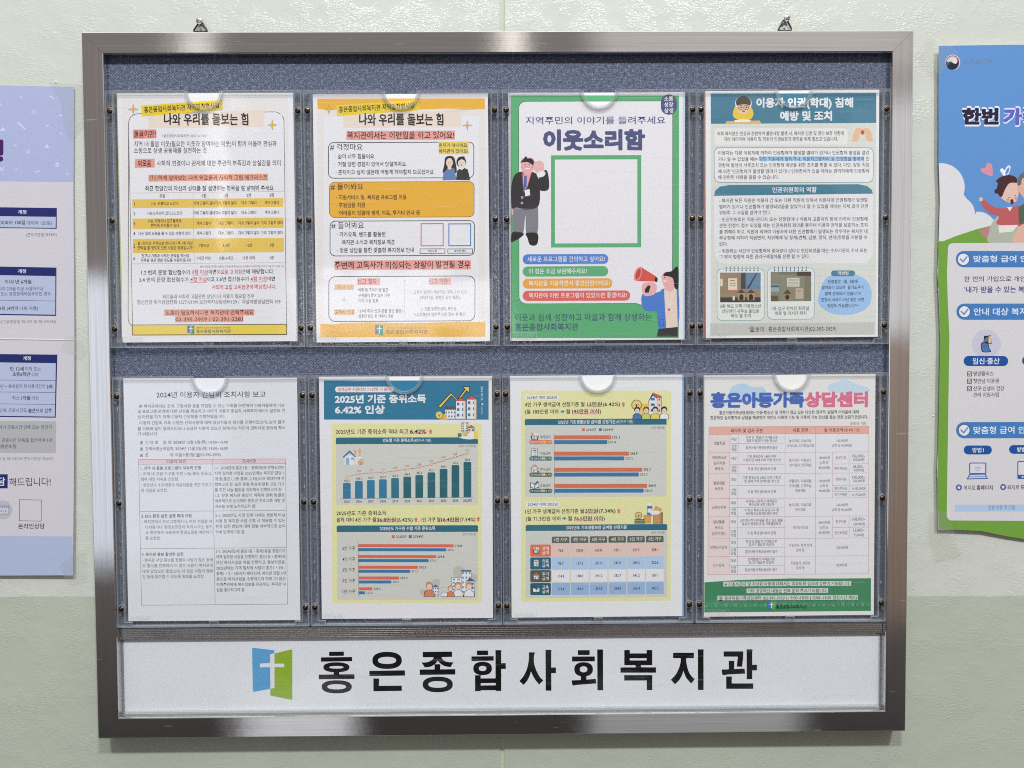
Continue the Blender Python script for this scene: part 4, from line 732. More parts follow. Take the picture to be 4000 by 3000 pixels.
# ---- bottom row, second notice
s = notice('median_income_notice', 'blue headed median income notice with teal column chart, second holder of the bottom row', [(72, 60), (1165, 52), (85, 1570), (1173, 1562)], (-116.62, -133.68, -.002), '#d6d5dc')
s.begin('printed_banner'); s.rect(103, 83, 1143, 326, '#2b6f8e', 0, -3); s.rect(174, 121, 544, 156, '#dfdde2', 17, -1)
s.begin('lettering'); s.text('생계급여 지원대상 7.1만명 더 늘어', 190, 522, 137, 24, '#b5544a', .010); s.text('2025년 기준 중위소득', 173, 746, 196, 52, '#d8dade', .015, fat=.12); s.text('6.42% 인상', 173, 486, 263, 52, '#d8dade', .015, fat=.12)
s.begin('printed_city'); s.put([(822, 240), (904, 153), (945, 195), (990, 130), (976, 118), (1022, 115), (1022, 162), (1006, 148), (950, 218), (908, 178), (838, 255)], '#2a2e33'); s.put([(828, 241), (905, 160), (946, 203), (998, 134), (985, 122), (1018, 120), (1018, 152), (1003, 140), (949, 211), (907, 170), (838, 248)], '#e2c35a')
block(s, 866, 240, 936, 320, '#d9dadc', None, 4, 3); s.rect(866, 240, 936, 262, '#4a545c'); block(s, 935, 205, 998, 320, '#dcdcdc', '#c4553f', 2, 3); block(s, 1004, 195, 1068, 320, '#dcdcdc', '#c4553f', 2, 3); s.rect(982, 210, 997, 319, '#d7c3ae'); s.rect(1050, 200, 1066, 319, '#d7c3ae')
for k in range(4): s.rect(828+k*2, 290+k*9, 876+k*2, 298+k*9, '#d9b04c')
coin(s, 830, 295, 25)
s.begin('lettering'); s.text('2024. 07. 25.', 1100, 206, 116, 13, '#c8d4da', .004, up=True); s.text('보건복지부', 1100, 290, 240, 11, '#a8bcc4', .004, up=True); s.ell(1100, 222, 10, 10, '#33466c'); s.ell(1103, 225, 6, 7, '#c8ccd4')
s.begin('chart_panel'); s.rect(152, 350, 1102, 1470, YL, 14, -2); s.rect(178, 440, 1076, 856, '#c3c3ba', 12, -3); s.rect(183, 985, 1077, 1450, '#c3c2bb', 12, -3)
for y0, x0, x1 in ((437, 177, 1076), (985, 181, 1077)): s.rect(x0, y0, x1, y0+41, TB, 10, -4); s.rect(x0, y0+20, x1, y0+41, TB, 0, -4)
s.begin('lettering'); s.text('2025년도 기준 중위소득 역대 최고', 176, 636, 400, 32, K, .012); s.rect(643, 392, 755, 412, '#dcaba0'); s.text('6.42%', 645, 746, 398, 27, K, .014); arrow_up(s, 776, 398)
s.text('연도별 기준 중위소득', 473, 668, 453, 23, '#dfe3e4', .013); s.text('(4인가구 기준)', 670, 780, 453, 20, '#dfe3e4', .004); s.text('(단위: %, 만원/월)', 957, 1064, 487, 17, '#5a5a58')
s.begin('line_chart')
XS = [246, 322, 398, 474, 551, 628, 704, 781, 858, 933, 1009]; YT = [719, 706, 701, 696, 688, 679, 669, 652, 630, 606, 586]; YLN = [680, 664, 657, 654, 643, 632, 622, 602, 577, 556, 532]
s.line([(205, 818), (1048, 807)], 2, '#5a6a6c')
for k in range(10): s.line([(XS[k], YLN[k]), (XS[k+1], YLN[k+1])], 3, '#c0664f')
for x, y in zip(XS, YLN): s.ell(x, y, 7, 7, '#c0664f', n=12); s.ell(x, y, 4.5, 4.5, '#e6e3e0', n=12)
for k, x in enumerate(XS):
    s.begin('chart_column'); yb = 817-k*.95; c = '#2f7396' if k < 4 else '#255d68' if k != 4 else '#2b6c80'
    s.rect(x-24.5, YT[k], x+24.5, yb-4, c, 8); s.rect(x-24.5, YT[k]+20, x+24.5, yb, c)
s.begin('lettering')
for x, y, v, w, z in zip(XS, YT, '422.3 439.1 446.7 451.9 461.4 474.9 487.6 512.1 540.1 573.0 609.8'.split(), '- 4.00 1.73 1.16 2.09 2.94 2.68 5.02 5.47 6.09 6.42'.split(), YLN):
    s.text(v, x, None, y-14, 14, '#2a2a2c', .012)
    if w != '-': s.text(w, x, None, z-20, 13, '#b5604c', .008)
for x, v in zip(XS, '2015 2016 2017 2018 2019 2020 2021 2022 2023 2024 2025년'.split()): s.text(v, x, None, 835-(x-246)*.011, 16 if v[-1] != '년' else 21, '#262628', .012)
s.begin('printed_house'); s.rect(232, 548, 292, 606, '#e0e0e4'); s.put([(220, 558), (264, 516), (308, 558), (300, 562), (264, 530), (228, 564)], '#3d6d9c'); s.rect(240, 562, 262, 606, '#8aa4c0'); s.rect(274, 560, 290, 576, '#8aa4c0')
for k in range(5): s.rect(296+k % 2*4, 557+k*10, 338, 564+k*10, '#e6e2dc')
coin(s, 334, 590, 17, '#d98f6a'); arrow_up(s, 299, 528, 22, 44, '#dd9c7c'); arrow_up(s, 328, 524, 22, 54, '#dd9c7c')
s.begin('printed_hand'); block(s, 970, 338, 1018, 400, '#dcdccf', None, 2, 5, '#3a4048'); block(s, 1010, 372, 1055, 405, '#d7c3ae', '#c4553f', 2, 1); s.smooth([(955, 428), (1000, 418), (1030, 400), (1072, 398), (1072, 435), (1020, 446), (965, 438)], '#e6e2dc'); s.rect(1050, 396, 1076, 444, '#e2c35a'); s.rect(948, 408, 972, 430, '#2f6b50'); coin(s, 996, 408, 17)
s.begin('lettering'); s.text('2025년도 기준 중위소득', 180, 496, 907, 30, K, .012)
s.rect(434, 945, 553, 964, '#dcaba0'); s.rect(842, 943, 955, 962, '#dcaba0')
for a, b, t, y in ((180, 430, '올해 대비 4인 가구 월', 949), (436, 663, '36.8만원(6.42%)', 948), (695, 838, ', 1인 가구 월', 947), (843, 1060, '16.4만원(7.34%)', 945)): s.text(t, a, b, y, 30, K, .011)
arrow_up(s, 683, 947); arrow_up(s, 1078, 942)
s.text('2025년도 가구원 수별 기준 중위소득', 454, 805, 1002, 24, '#dfe3e4', .012); s.text('(단위: 만원/월)', 978, 1064, 1037, 17, '#5a5a58')
s.rect(529, 1045, 548, 1063, CO); s.rect(637, 1044, 656, 1062, BL); s.text('2025년', 556, 620, 1053, 19, K, .008); s.text('2024년', 664, 728, 1052, 19, K, .008)
s.begin('printed_family')
for x, y, r in ((955, 1272, 38), (1045, 1310, 28), (812, 1342, 26), (728, 1400, 22)): s.ell(x, y, r, r, '#b3b1a6')
block(s, 908, 1308, 998, 1420, '#dcdcdc', None, 3, 5, '#7c8a98'); block(s, 970, 1262, 1034, 1420, '#dcdcdc', None, 3, 5, '#7c8a98'); s.rect(970, 1262, 1034, 1272, '#3d5f8c'); block(s, 1000, 1330, 1056, 1420, '#dcdcdc', '#3d5f8c', 2, 3); block(s, 786, 1368, 828, 1430, '#dcdcdc', '#3d5f8c', 3, 3)
bust(s, 767, 1362, 21, '#cf8460', '#cf7a58'); bust(s, 950, 1362, 21, '#cf8460', '#e2e2e6'); bust(s, 1020, 1362, 21, '#cf8460', '#e2e2e6'); bust(s, 902, 1378, 16, '#cf8460', '#cf7a58'); bust(s, 862, 1386, 13, '#e6cbb8', '#d8d4d0')
s.begin('chart_axis'); s.line([(316, 1082), (320, 1430)], 2, '#5a5a5a')
for j, (lab, y, x1, x2, v1, v2) in enumerate([('5인 가구', 1110, 922, 875, '710.8', '669.6'), ('4인 가구', 1178, 811, 763, '609.8', '573.0'), ('3인 가구', 1245, 695, 647, '502.5', '471.5'), ('2인 가구', 1312, 576, 527, '393.3', '368.3'), ('1인 가구', 1380, 406, 359, '239.2', '222.8')]):
    for yy, xx, c in ((y, x1, CO), (y+25, x2, BL)): s.begin('chart_bar'); s.rect(318, yy-9, xx, yy+10, c, 4); s.rect(318, yy-9, 340, yy+10, c)
    s.begin('lettering'); s.text(lab, 217, 296, y+17, 25, K, .008); s.text(v1, x1+8, x1+52, y, 15, K, .014); s.text(v2, x2+8, x2+48, y+25, 14, '#4a4a4a', .004)

# ---- bottom row, third notice
s = notice('benefit_notice', 'yellow notice with paired bars above a number table, third holder of bottom row', [(50, 50), (1135, 40), (60, 1562), (1140, 1558)], (115.37, -133.61, .0019), '#d9d9de')
s.begin('chart_panel'); s.rect(120, 142, 1066, 1462, YL, 14, -2)
for y0, y1, x0, x1 in ((318, 806, 145, 1037), (980, 1440, 150, 1043)): s.rect(x0, y0, x1, y1, '#c2c3bc', 10, -3); s.rect(x0-1, y0, x1, y0+38, TB, 10, -3); s.rect(x0-1, y0+18, x1, y0+38, TB, 0, -3)
s.rect(143, 168, 359, 199, '#dfdfdc', 15); s.rect(148, 835, 364, 867, '#dfdfdc', 15)
s.begin('lettering'); s.text('2024년 대비 2025년', 157, 344, 184, 20, K, .004); s.text('2024년 대비 2025년', 162, 350, 851, 20, K, .004)
for x0, x1, y in ((534, 622, 236), (440, 613, 282), (524, 602, 904), (452, 636, 951)): s.rect(x0, y-6, x1, y+8, '#dcaba0')
for a, b, y, t in ((144, 519, 227, '4인 가구 생계급여 선정기준 월'), (534, 743, 225, '12만원(6.42%)'), (145, 358, 272, '(월 183만원 이하'), (402, 428, 271, '월'), (441, 623, 270, '195만원 이하)'), (147, 516, 895, '1인 가구 생계급여 선정기준 월'), (524, 716, 893, '5만원(7.34%)'), (150, 372, 941, '(월 71.3만원 이하'), (414, 440, 940, '월'), (452, 648, 940, '76.5만원 이하)')): s.text(t, a, b, y, 29, K, .013)
arrow_up(s, 764, 226); arrow_up(s, 736, 894); arrow_r(s, 382, 272); arrow_r(s, 393, 940)
s.text('2025년 기초생활보장 급여별 선정기준', 352, 714, 336, 24, '#dfe3e4', .012); s.text('(4인가구 기준)', 716, 826, 335, 20, '#dfe3e4', .003); s.text('2025년도 기초생활보장 급여별 선정기준', 403, 787, 997, 24, '#dfe3e4', .012)
s.text('(단위: 만원/월)', 937, 1025, 372, 17, '#5a5a58'); s.text('(단위: 만원/월)', 943, 1030, 1031, 17, '#5a5a58'); s.rect(503, 376, 521, 393, CO); s.rect(610, 376, 628, 393, BL); s.text('2025년', 528, 592, 385, 19, K, .008); s.text('2024년', 636, 700, 384, 19, K, .008)
s.begin('chart_axis'); s.line([(327, 408), (331, 790)], 2, '#5a5a5a')
for lab, pc, y, x1, x2, v1, v2, c in [('생계급여', '32', 433, 686, 663, '195.1', '183.4', '#cf6f4c'), ('의료급여', '40', 535, 799, 769, '243.9', '229.2', TB), ('주거급여', '48', 636, 883, 862, '292.7', '275.0', '#5a5a48'), ('교육급여', '50', 737, 915, 893, '304.9', '286.5', TD)]:
    for yy, xx, cc in ((y, x1, '#c86a4e'), (y+30, x2, BL)): s.begin('chart_bar'); s.rect(329, yy-13, xx, yy+12, cc, 4); s.rect(329, yy-13, 350, yy+12, cc)
    s.begin('category_tag'); s.rect(172, y+17, 317, y+43, c, 12); s.begin('lettering'); s.text(lab, 240, 304, y-3, 20, '#333330', .004); s.text('기준 중위소득', 176, 245, y+30, 14, '#dcdcd6'); s.text(pc, 246, 272, y+29, 17, '#ead98a', .014); s.text('% 이하', 274, 312, y+30, 15, '#ead98a', .004)
    s.text(v1, x1+8, x1+55, y-1, 17, K, .014); s.text(v2, x2+7, x2+55, y+29, 15, '#3f3f3f', .004)
def icon(s, k, x, y, f=1.):
    s.begin('printed_icon')
    if k == 0:
        s.ell(x-14*f, y-16*f, 11*f, 9*f, '#d69a70', n=10); s.rect(x-2*f, y-25*f, x+8*f, y-5*f, '#e4e4e6', 3); s.rect(x+10*f, y-20*f, x+22*f, y-5*f, '#e4e4e6', 3); s.put([(x-26*f, y-6*f), (x+26*f, y-6*f), (x+20*f, y+22*f), (x-20*f, y+22*f)], '#2e3036'); s.put([(x-18*f, y-2*f), (x+18*f, y-2*f), (x+14*f, y+18*f), (x-14*f, y+18*f)], '#d7d9dc')
        for q in (-10, 0, 10): s.line([(x+q*f, y-2*f), (x+q*.8*f, y+18*f)], 3*f, '#2e3036')
    elif k == 1:
        s.rect(x-20*f, y-24*f, x+20*f, y+26*f, '#33383f', 4*f); s.rect(x-17*f, y-21*f, x+17*f, y+23*f, '#e2e3e6', 3*f); s.rect(x-9*f, y-27*f, x+9*f, y-20*f, '#c87a50', 2*f); s.rect(x-11*f, y-15*f, x+11*f, y-7*f, '#3d6d9c', 3*f)
        for q in (0, 8, 16): s.rect(x-11*f, y+q*f, x-8*f, y+(q+3)*f, '#33383f'); s.rect(x-4*f, y+q*f, x+11*f, y+(q+3)*f, '#33383f')
    elif k == 2:
        s.rect(x-20*f, y-4*f, x+20*f, y+24*f, '#33383f'); s.rect(x-17*f, y-4*f, x+17*f, y+22*f, '#e0ddd6'); s.put([(x-27*f, y), (x, y-27*f), (x+27*f, y), (x+22*f, y+3*f), (x, y-17*f), (x-22*f, y+3*f)], '#b9785a'); s.rect(x-11*f, y+4*f, x-1*f, y+22*f, '#6c93ba'); s.rect(x+4*f, y+2*f, x+13*f, y+11*f, '#6c93ba'); s.ell(x+22*f, y+20*f, 8*f, 6*f, '#3d6d9c', n=10)
    else:
        s.put([(x-28*f, y-14*f), (x, y-6*f), (x+26*f, y-14*f), (x+28*f, y+20*f), (x, y+26*f), (x-28*f, y+20*f)], '#2e3036'); s.put([(x-24*f, y-9*f), (x-2*f, y-2*f), (x-2*f, y+22*f), (x-24*f, y+16*f)], '#e2e3e6'); s.put([(x+24*f, y-9*f), (x+2*f, y-2*f), (x+2*f, y+22*f), (x+24*f, y+16*f)], '#e2e3e6'); s.put([(x-2*f, y+2*f), (x+14*f, y-24*f), (x+24*f, y-18*f), (x+8*f, y+6*f)], '#3d6d9c')
for k, y in enumerate((428, 527, 627, 727)): icon(s, k, 206, y)
s.begin('number_table')
for k in range(6): s.rect(314+k*119, 1054-k*.6, 425+k*119, 1095-k*.6, '#5a5c50', 9); s.rect(314+k*119, 1075-k*.6, 425+k*119, 1095-k*.6, '#5a5c50')
s.begin('row_tag')
for y, c in ((1103, '#cf6f4c'), (1184, '#24617f'), (1264, '#55564a'), (1345, '#265a68')): s.rect(178, y, 308, y+76, c, 9)
for k, y in enumerate((1140, 1220, 1302, 1384)): icon(s, k, 215, y, .85)
for r, (y, c, vals) in enumerate([(1103, '#ddbab0', '76.5 125.8 160.8 195.1 227.5 258.1'), (1184, '#a6bddb', '95.7 157.3 201.0 243.9 284.3 322.6'), (1264, '#d8d6dc', '114.8 188.8 241.2 292.7 341.2 387.1'), (1345, '#8eaacb', '119.6 196.6 251.3 304.9 355.4 403.2')]):
    for k, v in enumerate(vals.split()):
        s.begin('table_cell'); s.rect(314+k*119+r*.5, y-k*.6, 427+k*118.6+r*.5, y+76-k*.6, c); s.begin('lettering'); s.text(v, 370+k*119+r, None, y+38-k*.6, 17, K, .014)
s.begin('lettering')
for k in range(6): s.text('%d인 가구' % (k+1), 330+k*119, 411+k*119, 1073-k*.6, 24, '#dcdcd6', .008)
for y, a, b in ((1140, '생계', '급여'), (1220, '의료', '급여'), (1302, '주거', '급여'), (1384, '교육', '급여')): s.text(a, 253, 294, y-13, 24, '#dedfde', .007); s.text(b, 253, 294, y+14, 24, '#dedfde', .007)
s.begin('printed_households'); s.put([(922, 205), (950, 152), (1005, 175), (1005, 300), (922, 300)], '#2e3036'); s.put([(926, 205), (950, 172), (975, 190), (975, 300), (926, 300)], '#e0e0e2'); s.put([(946, 160), (952, 153), (1005, 177), (980, 188)], '#c4553f'); s.rect(977, 185, 1002, 300, '#d7c3ae')
for y in (190, 225, 260): s.rect(936, y-5, 962, y+12, '#3d6da8'); s.rect(985, y, 996, y+12, '#6c645c')
for k in range(6): s.rect(872, 222+k*11, 928, 231+k*11, '#dcb04a')
coin(s, 847, 230, 33)
for k, (h, c) in enumerate((('#2c2a2c', '#3d6da8'), ('#6b4a34', '#b9bf6a'), ('#2c2a2c', '#e2c35a'), ('#2c2a2c', '#e2e2e4'))): bust(s, 851+k*57, 262-(k*.5), 18, h, c)
s.begin('printed_groceries'); s.put([(955, 895), (1015, 905), (1015, 975), (955, 975)], '#2e2620'); s.rect(958, 905, 1000, 974, '#b88a58'); s.put([(1000, 905), (1013, 908), (1013, 974), (1000, 974)], '#9c7044'); s.put([(950, 905), (968, 862), (1010, 880), (1000, 910)], '#c49a68'); s.rect(915, 862, 948, 930, '#3d6d9c', 8); s.rect(918, 880, 945, 905, '#dfe2e6'); s.rect(924, 842, 938, 864, '#dfe2e6', 4); s.smooth([(935, 910), (950, 895), (980, 892), (1000, 902), (985, 915), (950, 918)], '#e4e2e0')
for k in range(6): s.rect(893-(k % 2)*3, 920+k*9, 942-(k % 2)*3, 928+k*9, '#c98e4c')
for k in range(3): s.rect(835, 946+k*10, 900, 954+k*10, '#3c6048')
coin(s, 861, 923, 23, '#c99a50')

# ---- bottom row, fourth notice
s = notice('counselling_notice', 'family counselling centre price list with green grass footer, bottom right holder', [(72, 42), (1168, 38), (85, 1558), (1152, 1552)], (351.85, -134.21, .003), '#d6d4d1')
s.begin('printed_cloud'); s.smooth([(235, 150), (260, 110), (330, 95), (380, 118), (450, 120), (480, 160), (520, 185), (500, 215), (300, 215), (220, 190)], '#aac4dc'); s.begin('printed_cloud'); s.smooth([(870, 110), (930, 85), (980, 72), (1040, 100), (1110, 120), (1130, 150), (1000, 165), (880, 150)], '#b7cbdc')
s.begin('lettering'); s.text('홍은아동가족', 120, 710, 200, 92, '#4262ac', .013, fat=.22); s.text('상담센터', 720, 1115, 199, 92, '#cc6c86', .013, fat=.22)
s.text('홍은아동가족상담센터는 아동·청소년 및 가족이 겪고 있는 다양한 정서적, 발달적 어려움에 대해', 172, 1060, 280, 24, K, .015); s.text('전문적인 심리평가와 상담을 제공하여 개인의 사회적 기능 및 가족의 기능 향상을 돕는 전문 상담기관입니다.', 115, 1120, 312, 24, K, .015); s.text('(2025년 기준)', 1004, 1108, 352, 18, '#4a4a4a')
s.begin('table_header'); s.rect(108, 370, 1125, 418, '#dba497', 0, -2); s.begin('table_column'); s.rect(108, 418, 242, 1298, '#dcc9c6'); s.rect(242, 418, 1122, 1298, '#d6d5dc')
s.begin('table_rules'); RC = '#b07a70'
def hl(y, x0, x1): s.line([(x0, y), (x1, y-1)], 1.8, RC)
for y in (370, 418, 534, 667, 823, 937, 1075, 1186, 1298): hl(y, 108, 1124-(y-370)*.011)
for x, y0, y1 in ((108, 370, 1298), (242, 418, 1298), (294, 418, 1298), (592, 370, 1298), (786, 370, 1298), (1120, 370, 1298), (894, 534, 823), (998, 534, 823), (894, 937, 1075), (998, 937, 1075)): s.line([(x, y0), (x, y1)], 1.8, RC)
for y in (476, 609, 742, 879, 1007, 1130, 1242): hl(y, 242, 592)
for y in (609, 743, 782, 1007): hl(y, 894, 1120)
s.begin('lettering'); T_ = '#3c3c40'
s.text('바우처 및 검사 구분', 248, 450, 394, 26, '#3a2c2c', .005); s.text('치료 종류', 641, 739, 393, 26, '#3a2c2c', .005); s.text('월 이용금액', 840, 960, 394, 26, '#3a2c2c', .005); s.text('(월 4회 기준)', 968, 1069, 394, 20, '#3a2c2c')
for y, t in ((475, '개별치료'), (564, '아동청소년'), (599, '심리지원'), (635, '바우처'), (725, '발달재활'), (761, '바우처'), (878, '굳센바우처'), (968, '일상돌봄'), (1004, '서비스'), (1040, '(심리지원)'), (1128, '전체심리검사'), (1240, '언어검사')): s.text(t, 175, None, y, 22, T_, .004)
for y in (447, 569, 703, 849, 968, 1098, 1211): s.text('대상', 268, None, y, 21, T_, .004)
for y in (503, 636, 780, 904, 1040, 1155, 1267): s.text('신청', 268, None, y-11, 20, T_, .004); s.text('방법', 268, None, y+12, 20, T_, .004)
for y, t in ((437, '정서 및  발달의 어려움으로'), (459, '치료가 필요한 아동·청소년'), (503, '홍은아동가족상담센터 접수'), (558, '기준 중위소득 140% 이하'), (581, '가정의 만 18세 이하 아동·청소년'), (637, '각 동 주민센터에서 진행'), (692, '기준 중위소득 180% 이하 가정의'), (714, '만 18세 이하 장애아동·청소년'), (781, '각 동 주민센터에서 진행'), (840, '유치원~고등학교 재학중인'), (861, '특수교육 선정 대상자'), (896, '각 학교 특수교육 담당교사 및'), (918, '서부특수교육지원센터 문의'), (960, '심리정서적 어려움을 겪고 있는 돌봄'), (982, '필요한 청중장년 및 가족돌봄청년'), (1040, '각 동 주민센터에서 진행'), (1091, '정서 및 발달의 어려움으로'), (1112, '검사가 필요한 대상자'), (1156, '홍은아동가족상담센터 접수'), (1203, '언어발달의 어려움으로'), (1224, '검사가 필요한 대상자'), (1269, '홍은아동가족상담센터 접수')): s.text(t, 444, None, y, 20, T_, .003)
for y, t in ((461, '놀이치료, 미술치료,'), (492, '언어치료, 인지학습치료'), (583, '놀이심리, 미술심리,'), (614, '언어심리, 인지학습'), (714, '재활심리, 미술재활,'), (745, '언어재활, 인지학습,'), (775, '행동재활'), (864, '놀이치료, 미술치료,'), (895, '언어치료'), (1006, '개인심리상담'), (1117, '지능검사, 정서 상태'), (1147, '검사 등'), (1228, '조음검사, 유창성'), (1258, '검사 등')): s.text(t, 690, None, y, 20, '#55555a', .003)
for x, y, t in ((954, 460, '160,000원'), (954, 491, '(1회 당 40,000원)'), (841, 568, '180,000원'), (841, 599, '(1회 당'), (841, 631, '45,000원)'), (946, 569, '정부지원'), (1060, 558, '126,000~'), (1060, 581, '162,000원'), (946, 637, '본인부담금'), (1060, 626, '18,000~'), (1060, 648, '54,000원'), (841, 714, '160,000원'), (841, 745, '(1회 당'), (841, 776, '40,000원)'), (946, 704, '정부지원'), (1060, 693, '170,000~'), (1060, 715, '250,000원'), (946, 762, '본인부담금'), (1060, 763, '0~80,000원'), (946, 802, '추가구매분'), (1060, 802, '0~70,000원'),
                (954, 865, '160,000원'), (954, 896, '(1회 당 40,000원)'), (841, 975, '240,000원'), (841, 1007, '(1회 당'), (841, 1038, '60,000원)'), (946, 971, '정부지원'), (1060, 955, '168,000~'), (1060, 986, '228,000원'), (946, 1041, '본인부담금'), (1060, 1024, '12,000~'), (1060, 1055, '72,000원'), (953, 1132, '200,000원'), (951, 1242, '80,000원')): s.text(t, x, None, y, 20, '#505056', .003)
s.begin('printed_grass'); s.put([(87, 1345), (300, 1332), (620, 1324), (900, 1326), (1135, 1325), (1134, 1528), (88, 1532)], '#3c7f58')
for k in range(34):
    x = 100+k*30.6; h = 35+(k*37 % 40); s.put([(x-9, 1500), (x-16, 1500-h*.7), (x-2, 1500-h*.3), (x+4, 1500-h), (x+6, 1500-h*.35), (x+18, 1500-h*.6), (x+9, 1500)], '#4a8a64' if k % 2 else '#579470')
s.begin('printed_highlight')
for x0, x1, y in ((206, 1010, 1357), (352, 865, 1400), (168, 1050, 1443)): s.rect(x0, y-15, x1, y+14, '#c2cbc4')
s.begin('lettering'); s.text('※ 기초수급자 및 차상위 아동에 대해서는 치료비와 검사비 감면이 가능합니다.', 214, 1003, 1357, 25, '#242a26', .004); s.text('기타 궁금하신 내용은 전화 문의 주시기 바랍니다.', 358, 860, 1400, 25, '#242a26', .004); s.text('☎ 홍은아동가족상담센터 (02-395-3930 ) / 9:00~18:00 (12:00~13:00 점심시간 제외)', 174, 1044, 1443, 25, '#242a26', .004)
emblem(s, 487, 1465, 42, 52, '#4a6fb4', '#5f9e4c', '#dfe6ea'); s.text('홍은종합사회복지관', 538, 727, 1498, 22, '#1c2a22', .008)

# ---- spare sheets that show behind some notices
UNDER = {0: (-351.93, 206.41), 2: (115.43, 205.94), 3: (353.06, 207.95), 6: (115.37, -133.61)}
under('pale green edged spare sheet showing behind the yellow checklist notice', -1.6, .8, 0, '#a9b37c', -.001)
under('pale blue and tan edged spare sheet showing right of the green framed notice', 2.6, .4, 2, '#b9c4d4')
under('brick red edged spare sheet showing left of the teal headed notice', -2.8, .3, 3, '#a2543c', .0044)
under('light blue edged spare sheet showing right of the yellow benefit notice', 2.4, -.8, 6, '#7fa3cd', .001)

# ------------------------------------------------------------------ name sign in the bottom of the board
s = Sheet('name_sign', 'long white sign with blue and green cross emblem and nine large black letters', 'sign', [(0, 0), (1, 0), (0, 1), (1, 1)], [(0, 0), (1, 0), (0, 1), (1, 1)], 13.0, '#d3d5e0', poly=[(-463.5, -304.6), (-463.8, -393.6), (463.9, -393.6), (463.9, -306.0), (458, -304.6)], thick=.4)
ALLS.append(s)
# photograph frame -> sign plane
q4 = [(482.9, 2500.1), (3438.9, 2485.6), (489, 2786.9), (3435.3, 2762.3)]; m4 = [nearer(x, y, .9943) for x, y in [(-466.0, -307.1), (467.3, -310.5), (-466.1, -398.7), (467.1, -399.5)]]
A = []; Bv = []
for (x, y), (u, v) in zip(q4, m4):
    A.append([x, y, 1, 0, 0, 0, -u*x, -u*y]); Bv.append(u); A.append([0, 0, 0, x, y, 1, -v*x, -v*y]); Bv.append(v)
s.h = [float(k) for k in np.linalg.solve(np.array(A), np.array(Bv))]
ZS = 600/2212
def vw(x0, y0): s.view = (x0, y0, ZS)
def letter(v): s.begin('letter'); vw(*v)
BK = '#0b0a0d'
def ringl(cx, cy, rx, ry, ix, iy):
    n = 40; e = .86
    def so(a, r): return math.copysign(abs(a)**e, a)*r
    A_ = [(cx+so(math.cos(i*2*math.pi/n), rx), cy+so(math.sin(i*2*math.pi/n), ry)) for i in range(n)]; B_ = [(cx+so(math.cos(i*2*math.pi/n), ix), cy+so(math.sin(i*2*math.pi/n), iy)) for i in range(n)]
    s.band(A_, B_, BK)
def pl(*p): s.put(list(zip(p[::2], p[1::2])), BK)
V1, V2, V3 = (1220, 2520), (1820, 2520), (2400, 2510)
letter(V1); pl(240, 96, 452, 92, 453, 153, 241, 156); pl(122, 176, 571, 170, 572, 231, 124, 238); ringl(345, 318, 188, 72, 103, 19); pl(307, 375, 387, 375, 387, 425, 307, 425); pl(92, 424, 605, 417, 606, 485, 92, 491); ringl(350, 599, 217, 94, 134, 37)
letter(V1); ringl(1075, 219, 212, 123, 131, 51); pl(819, 370, 1331, 362, 1333, 438, 820, 445); pl(877, 479, 950, 479, 961, 486, 957, 585, 1286, 582, 1287, 658, 878, 663)
letter(V1); s.smooth([(1588, 97)]*2+[(2010, 92)]*2+[(2011, 168)]*2+[(1858, 172)]*2+[(1885, 215), (1945, 242), (2030, 245)]+[(2030, 245), (1990, 316), (1990, 316), (1900, 300), (1835, 258)]+[(1803, 222)]*2+[(1775, 262), (1700, 310)]+[(1617, 320)]*2+[(1571, 249)]*2+[(1650, 245), (1725, 210)]+[(1745, 173)]*2+[(1590, 175)]*2, BK, 4)
pl(1757, 274, 1830, 273, 1842, 279, 1838, 355, 1759, 355); pl(1545, 351, 2056, 345, 2057, 422, 1546, 428); ringl(1804, 565, 217, 112, 135, 48)
letter(V2); pl(155, 78, 317, 77, 317, 142, 157, 144); pl(77, 162, 397, 158, 398, 223, 78, 228); ringl(238, 335, 134, 96, 54, 37); pl(423, 72, 497, 71, 511, 82, 505, 100, 505, 259, 571, 259, 572, 341, 505, 342, 505, 428, 511, 433, 505, 450, 506, 659, 426, 659, 425, 648, 210, 650, 211, 662, 129, 662, 129, 432, 213, 432, 210, 445, 210, 478, 424, 477)
s.rect(211, 547, 426, 580, '#d3d5e0', 0, -3)
letter(V2); s.smooth([(904, 103)]*2+[(972, 103), (990, 112)]*1+[(978, 160), (979, 260), (1015, 370), (1065, 460)]+[(1113, 506)]*2+[(1051, 568)]*2+[(990, 490), (950, 415)]+[(935, 377)]*2+[(915, 440), (880, 510)]+[(828, 572)]*2+[(767, 517)]*2+[(830, 440), (880, 330), (903, 200)], BK, 4)
pl(1143, 67, 1218, 66, 1232, 73, 1226, 95, 1226, 321, 1294, 321, 1294, 402, 1227, 402, 1228, 655, 1147, 655)
letter(V2); pl(1609, 72, 1779, 72, 1779, 141, 1610, 142); pl(1525, 163, 1853, 162, 1854, 232, 1526, 235); ringl(1692, 347, 134, 102, 54, 43); pl(1652, 430, 1733, 430, 1733, 500, 1652, 500); pl(1519, 507, 1652, 501, 1733, 495, 1866, 484, 1877, 550, 1580, 573, 1540, 583, 1530, 570); pl(1888, 62, 1962, 61, 1975, 69, 1972, 85, 1973, 650, 1891, 650)
letter(V3); pl(140, 107, 207, 106, 221, 111, 219, 155, 461, 155, 461, 106, 532, 107, 545, 116, 543, 130, 543, 324, 381, 325, 380, 355, 597, 356, 597, 433, 85, 433, 85, 357, 301, 356, 301, 325, 140, 325); s.rect(219, 225, 461, 256, '#d3d5e0'); pl(138, 468, 543, 468, 544, 684, 464, 684, 463, 545, 139, 547)
